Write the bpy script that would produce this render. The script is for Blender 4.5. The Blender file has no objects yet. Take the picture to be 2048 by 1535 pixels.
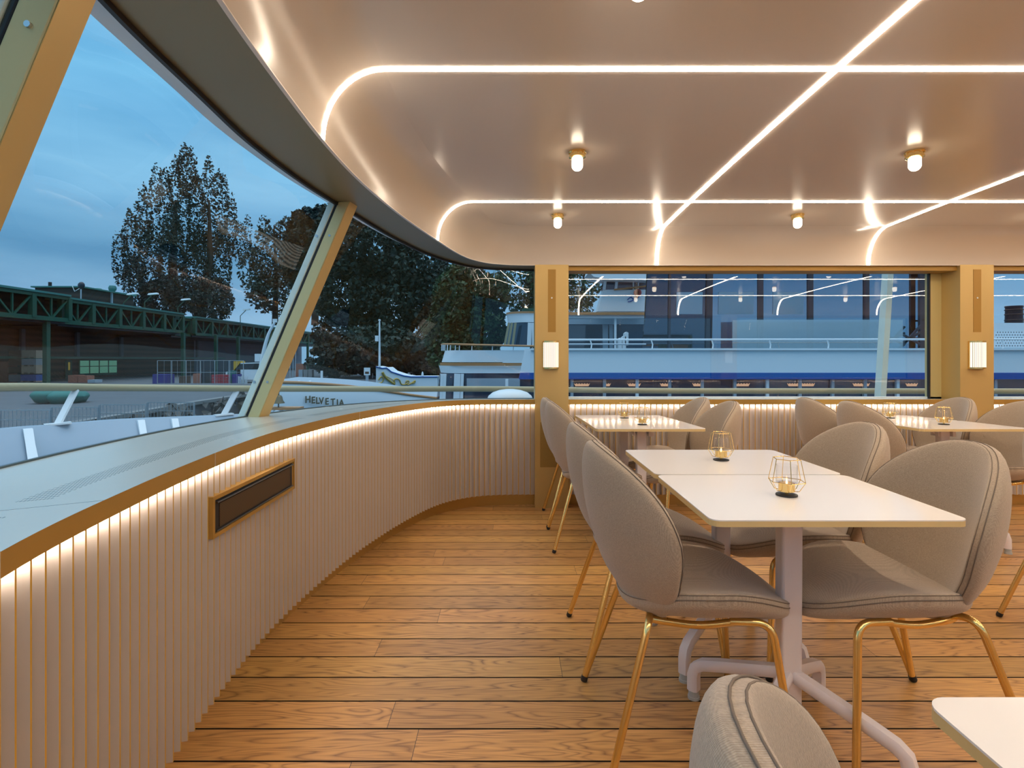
import bpy, math, random
from mathutils import Vector, Matrix, noise
random.seed(7)
PI = math.pi
D = bpy.data
COL = bpy.context.scene.collection
sc = bpy.context.scene

# ------------------------------------------------------------------ camera
FPX, CX, HY = 1094.0, 1019.0, 717.6      # focal length, principal column and horizon row for the 2048 px frame
CAMZ = 1.124
cam = D.cameras.new('camera'); co = D.objects.new('camera', cam); COL.objects.link(co)
co.location = (0, 0, CAMZ); co.rotation_euler = (PI/2, 0, 0)
cam.sensor_width = 36.0; cam.lens = FPX/2048*36.0
cam.shift_x = (1024-CX)/2048; cam.shift_y = -(767.5-HY)/2048
cam.clip_start = 0.02; cam.clip_end = 600
sc.camera = co
sc.view_settings.view_transform = 'Standard'; sc.view_settings.look = 'None'
sc.view_settings.gamma = 1.0; sc.view_settings.use_curve_mapping = False
sc.view_settings.exposure = 0.0
LED, LAMP, UNDER, WALLL = 44.0, 11.0, 80.0, 1.4     # radiances of the real lamps
SKY = 1.0

# ------------------------------------------------------------------ node helpers
def nmat(name):
    m = D.materials.new(name); m.use_nodes = True
    nt = m.node_tree; b = nt.nodes['Principled BSDF']
    return m, nt, b
def N(nt, t, **kw):
    n = nt.nodes.new(t)
    for k, v in kw.items():
        if k.startswith('i_'):
            n.inputs[k[2:].replace('_', ' ')].default_value = v
        else: setattr(n, k, v)
    return n
def pbr(name, c, rough=.5, metal=0., spec=.5, noisy=0., scale=20., bump=0., bscale=60., coat=0.):
    m, nt, b = nmat(name)
    b.inputs['Base Color'].default_value = (*c, 1)
    b.inputs['Roughness'].default_value = rough
    b.inputs['Metallic'].default_value = metal
    b.inputs['Specular IOR Level'].default_value = spec
    b.inputs['Coat Weight'].default_value = coat
    tc = N(nt, 'ShaderNodeTexCoord')
    if noisy:
        n = N(nt, 'ShaderNodeTexNoise', i_Scale=scale, i_Detail=5.)
        nt.links.new(tc.outputs['Object'], n.inputs['Vector'])
        mx = N(nt, 'ShaderNodeMix', data_type='RGBA')
        mx.inputs[6].default_value = (*[max(0, x*(1-noisy)) for x in c], 1)
        mx.inputs[7].default_value = (*[min(1, x*(1+noisy)) for x in c], 1)
        nt.links.new(n.outputs['Fac'], mx.inputs[0]); nt.links.new(mx.outputs[2], b.inputs['Base Color'])
    if bump:
        n = N(nt, 'ShaderNodeTexNoise', i_Scale=bscale, i_Detail=3.)
        nt.links.new(tc.outputs['Object'], n.inputs['Vector'])
        bp = N(nt, 'ShaderNodeBump', i_Strength=bump, i_Distance=.01)
        nt.links.new(n.outputs['Fac'], bp.inputs['Height']); nt.links.new(bp.outputs['Normal'], b.inputs['Normal'])
    return m
def emis(name, c, s):
    m = D.materials.new(name); m.use_nodes = True; nt = m.node_tree
    nt.nodes.clear()
    e = N(nt, 'ShaderNodeEmission'); e.inputs[0].default_value = (*c, 1); e.inputs[1].default_value = s
    o = N(nt, 'ShaderNodeOutputMaterial'); nt.links.new(e.outputs[0], o.inputs[0])
    return m
def thin_glass(name, f0=.08, tint=(.93, .97, 1), rough=0., gain=.92):
    m = D.materials.new(name); m.use_nodes = True; nt = m.node_tree; nt.nodes.clear()
    lw = N(nt, 'ShaderNodeLayerWeight', i_Blend=.5)
    p = N(nt, 'ShaderNodeMath', operation='POWER'); p.inputs[1].default_value = 5.
    ma = N(nt, 'ShaderNodeMath', operation='MULTIPLY_ADD'); ma.inputs[1].default_value = gain; ma.inputs[2].default_value = f0
    nt.links.new(lw.outputs['Facing'], p.inputs[0]); nt.links.new(p.outputs[0], ma.inputs[0])
    t = N(nt, 'ShaderNodeBsdfTransparent'); t.inputs[0].default_value = (*tint, 1)
    g = N(nt, 'ShaderNodeBsdfGlossy', i_Roughness=rough)
    mx = N(nt, 'ShaderNodeMixShader'); o = N(nt, 'ShaderNodeOutputMaterial')
    nt.links.new(ma.outputs[0], mx.inputs[0]); nt.links.new(t.outputs[0], mx.inputs[1]); nt.links.new(g.outputs[0], mx.inputs[2])
    nt.links.new(mx.outputs[0], o.inputs[0])
    return m

# ------------------------------------------------------------------ world: blue dusk sky with bands of cloud
w = D.worlds.new('dusk_sky'); sc.world = w; w.use_nodes = True
nt = w.node_tree; nt.nodes.clear()
tc = N(nt, 'ShaderNodeTexCoord'); sep = N(nt, 'ShaderNodeSeparateXYZ')
nt.links.new(tc.outputs['Generated'], sep.inputs[0])
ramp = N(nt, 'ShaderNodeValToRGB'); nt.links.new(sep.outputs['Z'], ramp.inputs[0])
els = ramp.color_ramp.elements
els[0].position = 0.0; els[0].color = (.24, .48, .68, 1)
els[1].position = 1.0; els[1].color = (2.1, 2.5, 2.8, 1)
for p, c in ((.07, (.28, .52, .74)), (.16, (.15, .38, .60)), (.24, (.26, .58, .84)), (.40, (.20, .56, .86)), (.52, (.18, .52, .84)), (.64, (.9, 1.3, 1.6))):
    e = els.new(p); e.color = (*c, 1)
mp = N(nt, 'ShaderNodeMapping'); mp.inputs['Scale'].default_value = (1.2, 1.2, 5.5)
nt.links.new(tc.outputs['Generated'], mp.inputs[0])
nz = N(nt, 'ShaderNodeTexNoise', i_Scale=1.7, i_Detail=7., i_Roughness=.5); nt.links.new(mp.outputs[0], nz.inputs['Vector'])
r2 = N(nt, 'ShaderNodeValToRGB'); r2.color_ramp.elements[0].position = .40; r2.color_ramp.elements[1].position = .64
nt.links.new(nz.outputs['Fac'], r2.inputs[0])
mx = N(nt, 'ShaderNodeMix', data_type='RGBA', blend_type='MULTIPLY'); mx.inputs[0].default_value = 1.
cr = N(nt, 'ShaderNodeMix', data_type='RGBA'); cr.inputs[6].default_value = (.78, .84, .90, 1); cr.inputs[7].default_value = (1.2, 1.1, 1.06, 1)
nt.links.new(r2.outputs[0], cr.inputs[0]); nt.links.new(ramp.outputs[0], mx.inputs[6]); nt.links.new(cr.outputs[2], mx.inputs[7])
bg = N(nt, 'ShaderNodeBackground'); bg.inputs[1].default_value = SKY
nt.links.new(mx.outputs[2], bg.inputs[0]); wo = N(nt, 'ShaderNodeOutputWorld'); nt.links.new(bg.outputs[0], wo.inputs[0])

# ------------------------------------------------------------------ materials
MT = {}
MT['ceiling'] = pbr('ceiling_satin', (.60, .52, .44), .22, 0, .5)
MT['gold'] = pbr('champagne_paint', (.54, .375, .14), .42, .35, .5)
MT['golddark'] = pbr('champagne_dark', (.36, .20, .035), .5, .25)
MT['lip'] = pbr('ceiling_lip', (.74, .68, .62), .35)
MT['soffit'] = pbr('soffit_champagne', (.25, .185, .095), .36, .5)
MT['worktop'] = None
MT['band'] = pbr('worktop_band', (.50, .30, .075), .38, .55)
MT['slat'] = pbr('slat_cream', (.57, .515, .48), .42, 0, .4)
MT['slatgold'] = pbr('slat_trim', (.62, .36, .045), .4, .3)
MT['kick'] = pbr('kick_brass', (.55, .36, .12), .32, .7)
MT['black'] = pbr('black_rubber', (.012, .012, .014), .5)
MT['brass'] = pbr('brushed_brass', (.88, .64, .26), .24, 1., .5, noisy=.06, scale=200)
MT['tabletop'] = pbr('table_laminate', (.90, .87, .85), .13, 0, .5)
MT['tableedge'] = pbr('table_edge', (.72, .54, .25), .45)
MT['tableleg'] = pbr('table_leg_paint', (.78, .72, .74), .35)
MT['glide'] = pbr('grey_glide', (.4, .42, .42), .5)
MT['pane'] = thin_glass('window_glass')
MT['bowpane'] = thin_glass('bow_window_glass', .045, gain=.6)
MT['cup'] = thin_glass('candle_glass', .05, (.99, .99, .99))
MT['led'] = emis('led_line', (1, .83, .64), LED)
MT['under'] = emis('led_under_sill', (1, .85, .68), UNDER)
MT['lampglass'] = emis('lamp_globe', (1, .84, .62), LAMP)
MT['candle'] = pbr('candle_wax', (.85, .8, .68), .5)
MT['flame'] = emis('candle_flame', (1, .62, .25), 9.)
MT['white'] = pbr('white_paint', (.72, .76, .78), .35)
MT['mint'] = pbr('weathered_white_paint', (.62, .72, .66), .4, noisy=.08, scale=12)
MT['framegold'] = pbr('post_champagne', (.60, .52, .26), .4, .3)
MT['steel'] = pbr('stainless', (.6, .62, .64), .3, 1.)
MT['railpaint'] = pbr('handrail_paint', (.32, .28, .16), .45, .1)
MT['grille'] = None
pbrx = pbr('vent_panel_brown', (.34, .21, .05), .5, .2, noisy=.1, scale=90)

def worktop_mat():
    m, nt, b = nmat('worktop_anodised')
    b.inputs['Metallic'].default_value = .45; b.inputs['Roughness'].default_value = .25
    uv = N(nt, 'ShaderNodeUVMap'); uv.uv_map = 'UVMap'
    s = N(nt, 'ShaderNodeSeparateXYZ'); nt.links.new(uv.outputs[0], s.inputs[0])
    def math_(op, a, bb=None, c=None):
        n = N(nt, 'ShaderNodeMath', operation=op)
        for i, x in enumerate((a, bb, c)):
            if x is None: continue
            if isinstance(x, (int, float)): n.inputs[i].default_value = x
            else: nt.links.new(x, n.inputs[i])
        return n.outputs[0]
    u, v = s.outputs['X'], s.outputs['Y']      # metres along the edge / distance from the inner edge
    # staggered short slots in a band .105 - .165 m from the inner edge
    row = math_('DIVIDE', v, .0062)
    odd = math_('MODULO', math_('FLOOR', row), 2.)
    fu = math_('FRACT', math_('ADD', math_('DIVIDE', u, .0175), math_('MULTIPLY', odd, .0)))
    fv = math_('FRACT', row)
    slot = math_('MULTIPLY', math_('LESS_THAN', fu, .52), math_('LESS_THAN', fv, .42))
    nz = N(nt, 'ShaderNodeTexNoise', i_Scale=1.); nt.links.new(uv.outputs[0], nz.inputs['Vector'])
    band = math_('MULTIPLY', math_('GREATER_THAN', v, .118), math_('LESS_THAN', v, .175))
    dash = math_('MULTIPLY', slot, band)
    # gaps between the runs of slots, where two plates of the worktop meet
    un = math_('FRACT', math_('DIVIDE', math_('ADD', u, 0.), 1.55))
    run = math_('MULTIPLY', math_('GREATER_THAN', un, .035), math_('LESS_THAN', un, .965))
    dash = math_('MULTIPLY', dash, run)
    seam = math_('LESS_THAN', math_('ABSOLUTE', math_('ADD', un, -.0)), .0016)
    mx = N(nt, 'ShaderNodeMix', data_type='RGBA'); mx.inputs[6].default_value = (.74, .74, .66, 1); mx.inputs[7].default_value = (.10, .07, .04, 1)
    nt.links.new(math_('MAXIMUM', dash, seam), mx.inputs[0]); nt.links.new(mx.outputs[2], b.inputs['Base Color'])
    n2 = N(nt, 'ShaderNodeTexNoise', i_Scale=3., i_Detail=4.); nt.links.new(uv.outputs[0], n2.inputs['Vector'])
    mr = N(nt, 'ShaderNodeMapRange'); mr.inputs[3].default_value = .24; mr.inputs[4].default_value = .29
    nt.links.new(n2.outputs['Fac'], mr.inputs[0]); nt.links.new(mr.outputs[0], b.inputs['Roughness'])
    return m
MT['worktop'] = worktop_mat()

def grille_mat():
    m, nt, b = nmat('grille_louvres')
    tc = N(nt, 'ShaderNodeTexCoord'); wv = N(nt, 'ShaderNodeTexWave', i_Scale=62., bands_direction='Z')
    nt.links.new(tc.outputs['Object'], wv.inputs['Vector'])
    r = N(nt, 'ShaderNodeValToRGB'); r.color_ramp.elements[0].color = (.02, .012, .006, 1); r.color_ramp.elements[1].color = (.10, .055, .022, 1)
    nt.links.new(wv.outputs['Fac'], r.inputs[0]); nt.links.new(r.outputs[0], b.inputs['Base Color'])
    b.inputs['Roughness'].default_value = .5
    return m
MT['grille'] = grille_mat()

PLANK, PLANK0 = .1333, 1.533
def floor_mat():
    m, nt, b = nmat('oak_deck_planks')
    tc = N(nt, 'ShaderNodeTexCoord'); s = N(nt, 'ShaderNodeSeparateXYZ'); nt.links.new(tc.outputs['Object'], s.inputs[0])
    def M_(op, a, bb=None, c=None):
        n = N(nt, 'ShaderNodeMath', operation=op)
        for i, x in enumerate((a, bb, c)):
            if x is None: continue
            if isinstance(x, (int, float)): n.inputs[i].default_value = x
            else: nt.links.new(x, n.inputs[i])
        return n.outputs[0]
    X, Y = s.outputs['X'], s.outputs['Y']
    r = M_('DIVIDE', M_('ADD', Y, -PLANK0+PLANK*40), PLANK)
    row = M_('FLOOR', r); fr = M_('FRACT', r)
    seam = M_('MAXIMUM', M_('LESS_THAN', fr, .024), M_('GREATER_THAN', fr, .976))
    # staggered butt joints, plank length 1.9 m
    wn = N(nt, 'ShaderNodeTexWhiteNoise', noise_dimensions='1D'); nt.links.new(row, wn.inputs['W'])
    xs = M_('DIVIDE', M_('ADD', X, M_('MULTIPLY', wn.outputs['Value'], 1.9)), 1.9)
    xi = M_('FLOOR', xs); xf = M_('FRACT', xs)
    joint = M_('LESS_THAN', xf, .0011)
    cmb = N(nt, 'ShaderNodeCombineXYZ'); nt.links.new(row, cmb.inputs[0]); nt.links.new(xi, cmb.inputs[1])
    wn2 = N(nt, 'ShaderNodeTexWhiteNoise', noise_dimensions='2D'); nt.links.new(cmb.outputs[0], wn2.inputs['Vector'])
    # grain: stretched distorted rings
    off = N(nt, 'ShaderNodeVectorMath', operation='MULTIPLY_ADD')
    nt.links.new(wn2.outputs['Color'], off.inputs[0]); off.inputs[1].default_value = (7, 5, 3)
    sc_ = N(nt, 'ShaderNodeMapping'); sc_.inputs['Scale'].default_value = (1.3, 11., 1.)
    nt.links.new(tc.outputs['Object'], sc_.inputs[0]); nt.links.new(sc_.outputs[0], off.inputs[2])
    n1 = N(nt, 'ShaderNodeTexNoise', i_Scale=1.1, i_Detail=2., i_Distortion=.3); nt.links.new(off.outputs[0], n1.inputs['Vector'])
    rings = M_('FRACT', M_('MULTIPLY', n1.outputs['Fac'], 17.))
    ringv = M_('POWER', M_('ABSOLUTE', M_('ADD', M_('MULTIPLY', rings, 2.), -1.)), 2.5)
    sc2 = N(nt, 'ShaderNodeMapping'); sc2.inputs['Scale'].default_value = (9., 190., 1.)
    nt.links.new(tc.outputs['Object'], sc2.inputs[0])
    n2 = N(nt, 'ShaderNodeTexNoise', i_Scale=1., i_Detail=4.); nt.links.new(sc2.outputs[0], n2.inputs['Vector'])
    n3 = N(nt, 'ShaderNodeTexNoise', i_Scale=2.5, i_Detail=2.); nt.links.new(off.outputs[0], n3.inputs['Vector'])
    ringv = M_('MULTIPLY', ringv, n3.outputs['Fac'])
    g = M_('ADD', M_('MULTIPLY', ringv, .52), M_('MULTIPLY', n2.outputs['Fac'], .42))
    c1 = N(nt, 'ShaderNodeValToRGB')
    e = c1.color_ramp.elements; e[0].position = .12; e[0].color = (.62, .32, .068, 1); e[1].position = .60; e[1].color = (.18, .072, .012, 1)
    nt.links.new(g, c1.inputs[0])
    hs = N(nt, 'ShaderNodeHueSaturation'); hs.inputs['Saturation'].default_value = .93
    nt.links.new(M_('ADD', M_('MULTIPLY', wn2.outputs['Value'], .34), .80), hs.inputs['Value'])
    nt.links.new(M_('ADD', M_('MULTIPLY', wn.outputs['Value'], .012), .492), hs.inputs['Hue'])
    nt.links.new(c1.outputs[0], hs.inputs['Color'])
    mx = N(nt, 'ShaderNodeMix', data_type='RGBA'); mx.inputs[7].default_value = (.014, .011, .010, 1)
    nt.links.new(M_('MAXIMUM', seam, M_('MULTIPLY', joint, .8)), mx.inputs[0]); nt.links.new(hs.outputs[0], mx.inputs[6])
    nt.links.new(mx.outputs[2], b.inputs['Base Color'])
    b.inputs['Roughness'].default_value = .36; nt.links.new(M_('MULTIPLY_ADD', seam, -.45, .45), b.inputs['Specular IOR Level'])
    bp = N(nt, 'ShaderNodeBump', i_Strength=.25, i_Distance=.0015)
    nt.links.new(M_('SUBTRACT', M_('MULTIPLY', seam, -1.), M_('MULTIPLY', g, .3)), bp.inputs['Height']); nt.links.new(bp.outputs[0], b.inputs['Normal'])
    return m
MT['floor'] = floor_mat()

def fabric_mat(name, c1, c2):
    m, nt, b = nmat(name)
    tc = N(nt, 'ShaderNodeTexCoord')
    wa = N(nt, 'ShaderNodeTexWave', i_Scale=150., i_Distortion=1.5, bands_direction='Z'); wa.inputs['Detail'].default_value = 2.
    wb = N(nt, 'ShaderNodeTexWave', i_Scale=150., i_Distortion=1.5, bands_direction='Y'); wb.inputs['Detail'].default_value = 2.
    no = N(nt, 'ShaderNodeTexNoise', i_Scale=300., i_Detail=2.)
    for n in (wa, wb, no): nt.links.new(tc.outputs['Object'], n.inputs['Vector'])
    a = N(nt, 'ShaderNodeMath', operation='ADD'); nt.links.new(wa.outputs['Fac'], a.inputs[0]); nt.links.new(wb.outputs['Fac'], a.inputs[1])
    a2 = N(nt, 'ShaderNodeMath', operation='MULTIPLY_ADD'); a2.inputs[1].default_value = .25; nt.links.new(a.outputs[0], a2.inputs[0]); nt.links.new(no.outputs['Fac'], a2.inputs[2])
    mr = N(nt, 'ShaderNodeMapRange'); mr.inputs[1].default_value = .35; mr.inputs[2].default_value = 1.15; nt.links.new(a2.outputs[0], mr.inputs[0])
    mx = N(nt, 'ShaderNodeMix', data_type='RGBA'); mx.inputs[6].default_value = (*c1, 1); mx.inputs[7].default_value = (*c2, 1)
    nt.links.new(mr.outputs[0], mx.inputs[0]); nt.links.new(mx.outputs[2], b.inputs['Base Color'])
    bp = N(nt, 'ShaderNodeBump', i_Strength=.5, i_Distance=.0016); nt.links.new(a2.outputs[0], bp.inputs['Height']); nt.links.new(bp.outputs['Normal'], b.inputs['Normal'])
    b.inputs['Roughness'].default_value = .9; b.inputs['Sheen Weight'].default_value = .35; b.inputs['Sheen Roughness'].default_value = .5
    return m
MT['fabric'] = fabric_mat('taupe_wool', (.30, .235, .172), (.49, .39, .29))
MT['piping'] = pbr('taupe_piping', (.18, .14, .11), .9)

def wave_mat(name, a, c, scale, direction='Z', rough=.6):
    m, nt, b = nmat(name)
    tc = N(nt, 'ShaderNodeTexCoord'); wv = N(nt, 'ShaderNodeTexWave', i_Scale=scale, i_Distortion=.6, bands_direction=direction)
    nt.links.new(tc.outputs['Object'], wv.inputs['Vector'])
    mx = N(nt, 'ShaderNodeMix', data_type='RGBA'); mx.inputs[6].default_value = (*a, 1); mx.inputs[7].default_value = (*c, 1)
    nt.links.new(wv.outputs['Fac'], mx.inputs[0]); nt.links.new(mx.outputs[2], b.inputs['Base Color']); b.inputs['Roughness'].default_value = rough
    return m
MT['sconce'] = emis('sconce_glass', (1, .88, .70), WALLL)
nt = MT['sconce'].node_tree; tc_ = N(nt, 'ShaderNodeTexCoord'); wv_ = N(nt, 'ShaderNodeTexWave', i_Scale=42., bands_direction='X'); nt.links.new(tc_.outputs['Object'], wv_.inputs['Vector'])
mr_ = N(nt, 'ShaderNodeMapRange'); mr_.inputs[3].default_value = WALLL*.30; mr_.inputs[4].default_value = WALLL*1.3; nt.links.new(wv_.outputs['Fac'], mr_.inputs[0])  # rib shading put into the emission as bright and dim stripes
nt.links.new(mr_.outputs[0], [n for n in nt.nodes if n.type == 'EMISSION'][0].inputs[1])
MT['shedwall'] = wave_mat('shed_boards', (.022, .018, .015), (.050, .038, .029), .55)
MT['shedwood'] = wave_mat('shed_lower_boards', (.035, .022, .014), (.075, .046, .028), .5)
MT['green'] = pbr('green_steel', (.016, .085, .052), .5, noisy=.2, scale=.5)
MT['teal'] = pbr('teal_roof_edge', (.05, .20, .18), .5)
MT['asphalt'] = pbr('asphalt', (.075, .09, .105), .85, noisy=.25, scale=.8)
MT['rock'] = pbr('shore_rock', (.11, .11, .105), .9, noisy=.4, scale=3)
MT['water'] = pbr('lake_water', (.02, .06, .10), .06, 0, .5, bump=.4, bscale=1.3)
MT['hull'] = pbr('ship_white', (.74, .80, .83), .35)
MT['hullgrey'] = pbr('ship_pale_grey', (.30, .37, .43), .45)
MT['blue'] = pbr('ship_blue', (.0, .085, .36), .6, 0, .2)
MT['teak'] = pbr('teak_trim', (.42, .20, .07), .5)
MT['dark'] = pbr('dark_interior', (.012, .02, .03), .4)
MT['shipglass'] = pbr('ship_dark_glass', (.012, .035, .07), .03, .25, 1.)
MT['mull'] = pbr('dark_mullion', (.018, .022, .035), .35)
MT['bark'] = pbr('bark', (.05, .04, .03), .9)
MT['orange'] = pbr('orange_trim', (.50, .20, .05), .5)
MT['letter'] = pbr('bronze_letter', (.13, .10, .05), .4, .4)
MT['goldleaf'] = pbr('gilding', (.55, .38, .10), .35, .8)
def leaf(name, a, c):
    m, nt, b = nmat(name)
    g = N(nt, 'ShaderNodeNewGeometry'); mx = N(nt, 'ShaderNodeMix', data_type='RGBA')
    mx.inputs[6].default_value = (*a, 1); mx.inputs[7].default_value = (*c, 1)
    nt.links.new(g.outputs['Random Per Island'], mx.inputs[0]); nt.links.new(mx.outputs[2], b.inputs['Base Color'])
    b.inputs['Roughness'].default_value = .7
    return m
MT['leaf_p'] = leaf('poplar_leaves', (.008, .024, .022), (.024, .054, .040))
MT['leaf_d'] = leaf('dark_leaves', (.006, .020, .016), (.018, .046, .030))
MT['leaf_g'] = leaf('green_leaves', (.010, .036, .014), (.036, .090, .028))

# ------------------------------------------------------------------ mesh builder
class MB:
    def __init__(s): s.v = []; s.f = []; s.mi = []; s.uv = {}
    def add(s, vs, fs, mi=0):
        o = len(s.v); s.v += [tuple(p) for p in vs]
        for f in fs: s.f.append(tuple(i+o for i in f)); s.mi.append(mi)
        return s
    def box(s, x0, x1, y0, y1, z0, z1, mi=0):
        return s.add([(x0,y0,z0),(x1,y0,z0),(x1,y1,z0),(x0,y1,z0),(x0,y0,z1),(x1,y0,z1),(x1,y1,z1),(x0,y1,z1)],
                     [(0,3,2,1),(4,5,6,7),(0,1,5,4),(1,2,6,5),(2,3,7,6),(3,0,4,7)], mi)
    def bar(s, a, b, wx, wz=None, up=(0,0,1), mi=0, off=(0,0)):
        a = Vector(a); b = Vector(b); wz = wx if wz is None else wz
        d = (b-a).normalized(); u = Vector(up); r = d.cross(u)
        if r.length < 1e-4: r = d.cross(Vector((1,0,0)))
        r.normalize(); u = r.cross(d).normalized()
        vs = []
        for p in (a, b):
            for i, j in ((-1,-1),(1,-1),(1,1),(-1,1)):
                vs.append(p + r*(i*wx/2+off[0]) + u*(j*wz/2+off[1]))
        return s.add(vs, [(0,1,2,3),(7,6,5,4),(0,4,5,1),(1,5,6,2),(2,6,7,3),(3,7,4,0)], mi)
    def tube(s, pts, r, n=10, closed=False, caps=True, mi=0, radii=None):
        P = [Vector(p) for p in pts]; m = len(P); rings = []
        up = None
        for i, p in enumerate(P):
            if closed: t = P[(i+1) % m]-P[i-1]
            else: t = P[min(i+1, m-1)]-P[max(i-1, 0)]
            t.normalize()
            if up is None:
                up = Vector((0,0,1)) if abs(t.z) < .9 else Vector((1,0,0))
            a = t.cross(up); a.normalize(); up = a.cross(t); up.normalize()
            rr = radii[i] if radii else r
            rings.append([p + (a*math.cos(2*PI*k/n)+up*math.sin(2*PI*k/n))*rr for k in range(n)])
        vs = [q for R in rings for q in R]; fs = []
        for i in range(m if closed else m-1):
            j = (i+1) % m
            for k in range(n):
                fs.append((i*n+k, i*n+(k+1) % n, j*n+(k+1) % n, j*n+k))
        if caps and not closed:
            fs.append(tuple(range(n))[::-1]); fs.append(tuple((m-1)*n+k for k in range(n)))
        return s.add(vs, fs, mi)
    def lathe(s, prof, n=20, c=(0,0,0), mi=0, axis='z'):
        vs = []; fs = []; m = len(prof)
        for r, z in prof:
            for k in range(n):
                a = 2*PI*k/n
                if axis == 'z': vs.append((c[0]+r*math.cos(a), c[1]+r*math.sin(a), c[2]+z))
                elif axis == 'y': vs.append((c[0]+r*math.cos(a), c[1]+z, c[2]+r*math.sin(a)))
                else: vs.append((c[0]+z, c[1]+r*math.cos(a), c[2]+r*math.sin(a)))
        for i in range(m-1):
            for k in range(n): fs.append((i*n+k, i*n+(k+1) % n, (i+1)*n+(k+1) % n, (i+1)*n+k))
        if prof[0][0] > 1e-6: fs.append(tuple(range(n))[::-1])
        if prof[-1][0] > 1e-6: fs.append(tuple((m-1)*n+k for k in range(n)))
        return s.add(vs, fs, mi)
    def prism(s, poly, z0, z1, mi=0, side_mi=None):
        n = len(poly); vs = [(x, y, z0) for x, y in poly]+[(x, y, z1) for x, y in poly]
        s.add(vs, [tuple(range(n))[::-1], tuple(range(n, 2*n))], mi)
        s.add(vs, [(i, (i+1) % n, n+(i+1) % n, n+i) for i in range(n)], mi if side_mi is None else side_mi)
        return s
    def slab(s, pts, d, mi=0):      # planar polygon pts thickened by vector d
        n = len(pts); P = [Vector(p) for p in pts]; d = Vector(d)
        return s.add(P+[p+d for p in P], [tuple(range(n)), tuple(range(n, 2*n))[::-1]]+[(i, n+i, n+(i+1) % n, (i+1) % n) for i in range(n)], mi)
    def grid(s, rows, mi=0, closed=False):
        m = len(rows); n = len(rows[0]); vs = [p for r in rows for p in r]
        fs = []
        for i in range(m-1):
            for k in range(n if closed else n-1):
                fs.append((i*n+k, i*n+(k+1) % n, (i+1)*n+(k+1) % n, (i+1)*n+k))
        return s.add(vs, fs, mi)
    def mesh(s, name, mats, smooth=False, weld=False):
        me = D.meshes.new(name); me.from_pydata([tuple(p) for p in s.v], [], s.f)
        for m in (mats if isinstance(mats, (list, tuple)) else [mats]): me.materials.append(m)
        me.polygons.foreach_set('material_index', s.mi)
        import bmesh
        bm = bmesh.new(); bm.from_mesh(me)
        if weld: bmesh.ops.remove_doubles(bm, verts=bm.verts, dist=1e-5)
        if not getattr(s, 'keepn', False): bmesh.ops.recalc_face_normals(bm, faces=bm.faces)
        bm.to_mesh(me); bm.free()
        if smooth:
            me.shade_smooth()
            if smooth != 'all': me.set_sharp_from_angle(angle=math.radians(38))
        me.update(); return me
    def obj(s, name, mats, parent=None, smooth=False, weld=False, loc=None):
        o = D.objects.new(name, s.mesh(name, mats, smooth, weld)); COL.objects.link(o)
        if parent is not None: o.parent = parent
        if loc is not None: o.location = loc
        return o
    def warp(s):
        s.v = [(x, y, z+wz(y)) for x, y, z in s.v]; return s

def tag(o, label=None, cat=None, group=None, kind=None):
    if label: o['label'] = label
    if cat: o['category'] = cat
    if group: o['group'] = group
    if kind: o['kind'] = kind
    return o
def struct(o): o['kind'] = 'structure'; return o
def thing(name, label, cat, loc=(0,0,0), group=None):
    o = D.objects.new(name, None); COL.objects.link(o); o.location = loc; o.empty_display_size = .1
    return tag(o, label, cat, group)
def dup(root, label=None, group=None):
    r = root.copy(); COL.objects.link(r)
    for ch in [c for c in D.objects if c.parent == root]:
        c = ch.copy(); COL.objects.link(c); c.parent = r
        for g in [q for q in D.objects if q.parent == ch]:
            d = g.copy(); COL.objects.link(d); d.parent = c
    if label: r['label'] = label
    if group: r['group'] = group
    return r

# the deck is cambered: everything in the saloon follows this crown
KC, YC = .0084, 2.1
def wz(y): return -KC*(y-YC)**2
def deckmat(x, y, z=0., rz=0.):
    t = math.atan(-2*KC*(y-YC))
    return Matrix.Translation((x, y, z+wz(y))) @ Matrix.Rotation(t, 4, 'X') @ Matrix.Rotation(rz, 4, 'Z')
def P(px, py, Y): return Vector(((px-CX)*Y/FPX, Y, CAMZ-(py-HY)*Y/FPX))

# ------------------------------------------------------------------ plan curves of the bow
W_IN = [(8.2,4.30),(4,4.30),(.8,4.30),(.2,4.30),(-.08,4.285),(-.30,4.20),(-.50,3.96),(-.66,3.52),(-.80,2.92),(-.868,2.4),(-.892,2.0),(-.872,1.62),(-.83,1.2),(-.765,.82),(-.62,.42),(-.38,.06),(-.1,-.16),(.25,-.22),(.8,-.22),(4,-.22),(8.2,-.22)]
G_BOT = [(8.2,4.45),(4,4.45),(.8,4.45),(.2,4.45),(-.22,4.40),(-.55,4.2),(-.85,3.85),(-1.07,3.4),(-1.22,2.9),(-1.30,2.4),(-1.325,1.95),(-1.31,1.45),(-1.26,1.0),(-1.12,.6),(-.9,.25),(-.6,-.05),(-.2,-.28),(.2,-.37),(.8,-.37),(4,-.37),(8.2,-.37)]
C_IN = [(8.2,4.27),(4,4.27),(.8,4.27),(.25,4.27),(0,4.25),(-.19,4.16),(-.34,3.92),(-.475,3.4),(-.58,2.88),(-.64,2.4),(-.655,1.97),(-.64,1.55),(-.61,1.15),(-.56,.8),(-.45,.4),(-.28,.06),(-.05,-.14),(.3,-.19),(.8,-.19),(4,-.19),(8.2,-.19)]
S_OUT = [(8.2,4.45),(4,4.45),(.8,4.45),(.2,4.44),(-.2,4.36),(-.384,4.2),(-.575,3.86),(-.72,3.38),(-.818,2.86),(-.89,2.4),(-.915,1.95),(-.895,1.6),(-.858,1.17),(-.78,.8),(-.6,.35),(-.38,.0),(-.12,-.25),(.2,-.36),(.8,-.37),(4,-.37),(8.2,-.37)]
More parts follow.
